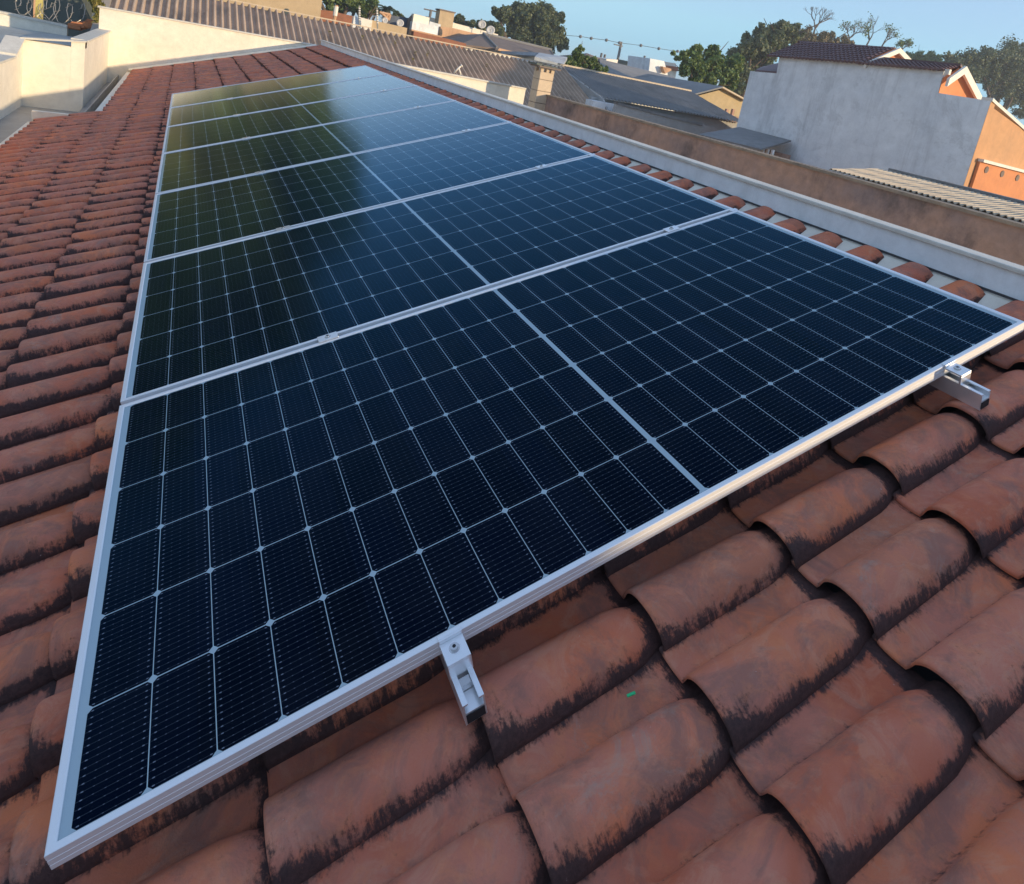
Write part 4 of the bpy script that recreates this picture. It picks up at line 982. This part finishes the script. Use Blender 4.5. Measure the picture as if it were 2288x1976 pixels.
bigtree(-11, 25, 17.5, 4.6, 'leafolive', 'tall green tree behind the far left wall, second from the ribbed roof', seed=2)
bigtree(0.2, 29.5, 16.0, 3.3, 'leafmid', 'tall green tree behind the beige block and ribbed roof', seed=3)
bigtree(-7.8, 31, 16.5, 4.2, 'leafolive', 'tall dusty tree set back between the two olive ones at far left', seed=5)
bigtree(-1.9, 31.5, 17, 3.0, 'leafolive', 'olive tree set back between the olive and green trees behind the end wall', seed=6)
bigtree(-16, 22, 15, 4.5, 'leafdry', 'tall olive tree at the far left end of the row', seed=4)

# ================================================================ TOP LEFT CORNER
lw = thing('low_wall', 'cream sunlit garden wall with coping in the top left corner', 'wall', (-3, 15.5, GROUND))
YL = 15.2
v = [PY(-150, -2, YL), PY(0, 32, YL), PY(150, 62, YL)]
b = MB(); b.slab([v[0], v[2], Vector((v[2].x, YL, GROUND)), Vector((v[0].x, YL, GROUND))], (0, .15, 0)); b.build('wall_face', 'cream', lw)
b = MB(); b.slab([v[0]+Vector((0, -.03, 0)), v[2]+Vector((0, -.03, 0)), v[2]+Vector((0, -.03, .04)), v[0]+Vector((0, -.03, .04))], (0, .22, 0)); b.build('wall_coping', 'coping', lw)
ft = thing('flat_roof', 'pale grey flat roof slab between the two cream walls at top left', 'roof', (-2.6, 13, GROUND))
zs = PY(70, 68, YL).z
b = MB(); b.box(-6.0, -1.21, 10.2, YL-.01, zs-.12, zs); b.build('slab', stained('pale_metal_sheet', (.40,.44,.45), (.34,.38,.39), 2, False, .6), ft)
b = MB(); b.box(-6.0, -1.22, 10.6, YL-.01, GROUND, zs-.12); b.build('wall', 'cream', ft)
# razor wire coils
def coil(px, py, Y, r, label, seed):
    c = PY(px, py, Y); rnd = random.Random(seed); b = MB(); pts = []
    n = 52
    for i in range(n):
        a = i*.42; q_ = i/n; pts.append(c+Vector(((q_-.5)*r*3.2+math.cos(a)*r*.35*(1+.3*rnd.random()), math.sin(a*1.0)*r*.5, math.sin(a)*r*(.6+.5*rnd.random())+r*.3)))
    b.tube(pts, .006, 4)
    for p in pts[::3]: b.tube([p-Vector((.03, 0, .02)), p+Vector((.03, 0, .02))], .005, 3)
    o = b.build('razor_wire', 'wire'); tag(o, label, 'razor wire', 'razor wire coils on the garden wall')
coil(78, 26, YL+.2, .19, 'tangled razor wire coil beside the yellow post', 1)
coil(140, 34, YL+.2, .22, 'larger razor wire coil between the yellow post and the leafy vine', 2)
a_ = PY(88, 22, YL+.3); c_ = PY(91, -80, YL+.3); t = thing('post', 'yellow and pink painted post standing by the razor wire', 'post', a_)
b = MB(); b.box(a_.x-.055, a_.x+.055, a_.y-.05, a_.y+.05, a_.z-.3, c_.z); b.build('shaft', stained('yellow_paint', (.55,.48,.15), (.5,.42,.14), 4), t)
b = MB(); b.box(a_.x-.085, a_.x-.056, a_.y-.05, a_.y+.05, a_.z-.3, c_.z); b.build('edge_strip', 'peach', t)
bt = thing('brick_heap', 'orange broken brick stack at the foot of the leafy vine', 'bricks', PY(190, 58, YL))
b = MB()
for k in range(26):
    x, y = random.uniform(165, 212), 0; y = 62-(x-165)*.25*random.random()-random.random()*6
    p = PY(x, y, YL+.05+random.random()*.4); b.box(p.x-.10, p.x+.10, p.y-.05, p.y+.05, p.z-.05, p.z+.035)
b.build('bricks', stained('orange_brick', (.55,.20,.08), (.45,.17,.07), 6, False), bt)
vn = thing('leafy_vine', 'sunlit yellow green vine climbing beside the ribbed roof verge', 'vine', PY(218, 60, YL))
crown('leaves', [(212, 6, 12), (220, 22, 12), (226, 10, 10), (216, 38, 10), (214, 52, 6), (225, -10, 14)], YL-.1, 700, .05, 'leafyellow', vn)
b = MB(); b.tube([PY(222, 66, YL), PY(220, 30, YL), PY(224, -20, YL)], [.03, .025, .02], 6); b.build('stem', 'bark', vn)
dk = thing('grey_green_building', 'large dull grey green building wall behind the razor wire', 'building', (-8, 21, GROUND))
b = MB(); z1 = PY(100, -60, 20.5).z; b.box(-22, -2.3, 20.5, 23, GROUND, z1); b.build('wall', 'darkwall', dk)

# ================================================================ HAZE
b = MB(); b.box(-650, 650, -650, 950, GROUND-1, 16.5)
hm = bpy.data.materials.new('haze_air'); hm.use_nodes = True; hn = hm.node_tree.nodes
for n_ in list(hn):
    if n_.type == 'BSDF_PRINCIPLED': hn.remove(n_)
pv = hn.new('ShaderNodeVolumePrincipled'); pv.inputs['Color'].default_value = (.90, .96, 1.0, 1); pv.inputs['Density'].default_value = .0017; pv.inputs['Anisotropy'].default_value = .2
hm.node_tree.links.new(pv.outputs[0], hn['Material Output'].inputs['Volume'])
tag(b.build('haze', hm), kind='stuff')

# parent check: keep viewport tidy
for o in C.objects:
    if o.type == 'MESH' and o.parent is None and 'kind' not in o.keys() and 'label' not in o.keys():
        print('UNLABELLED', o.name)
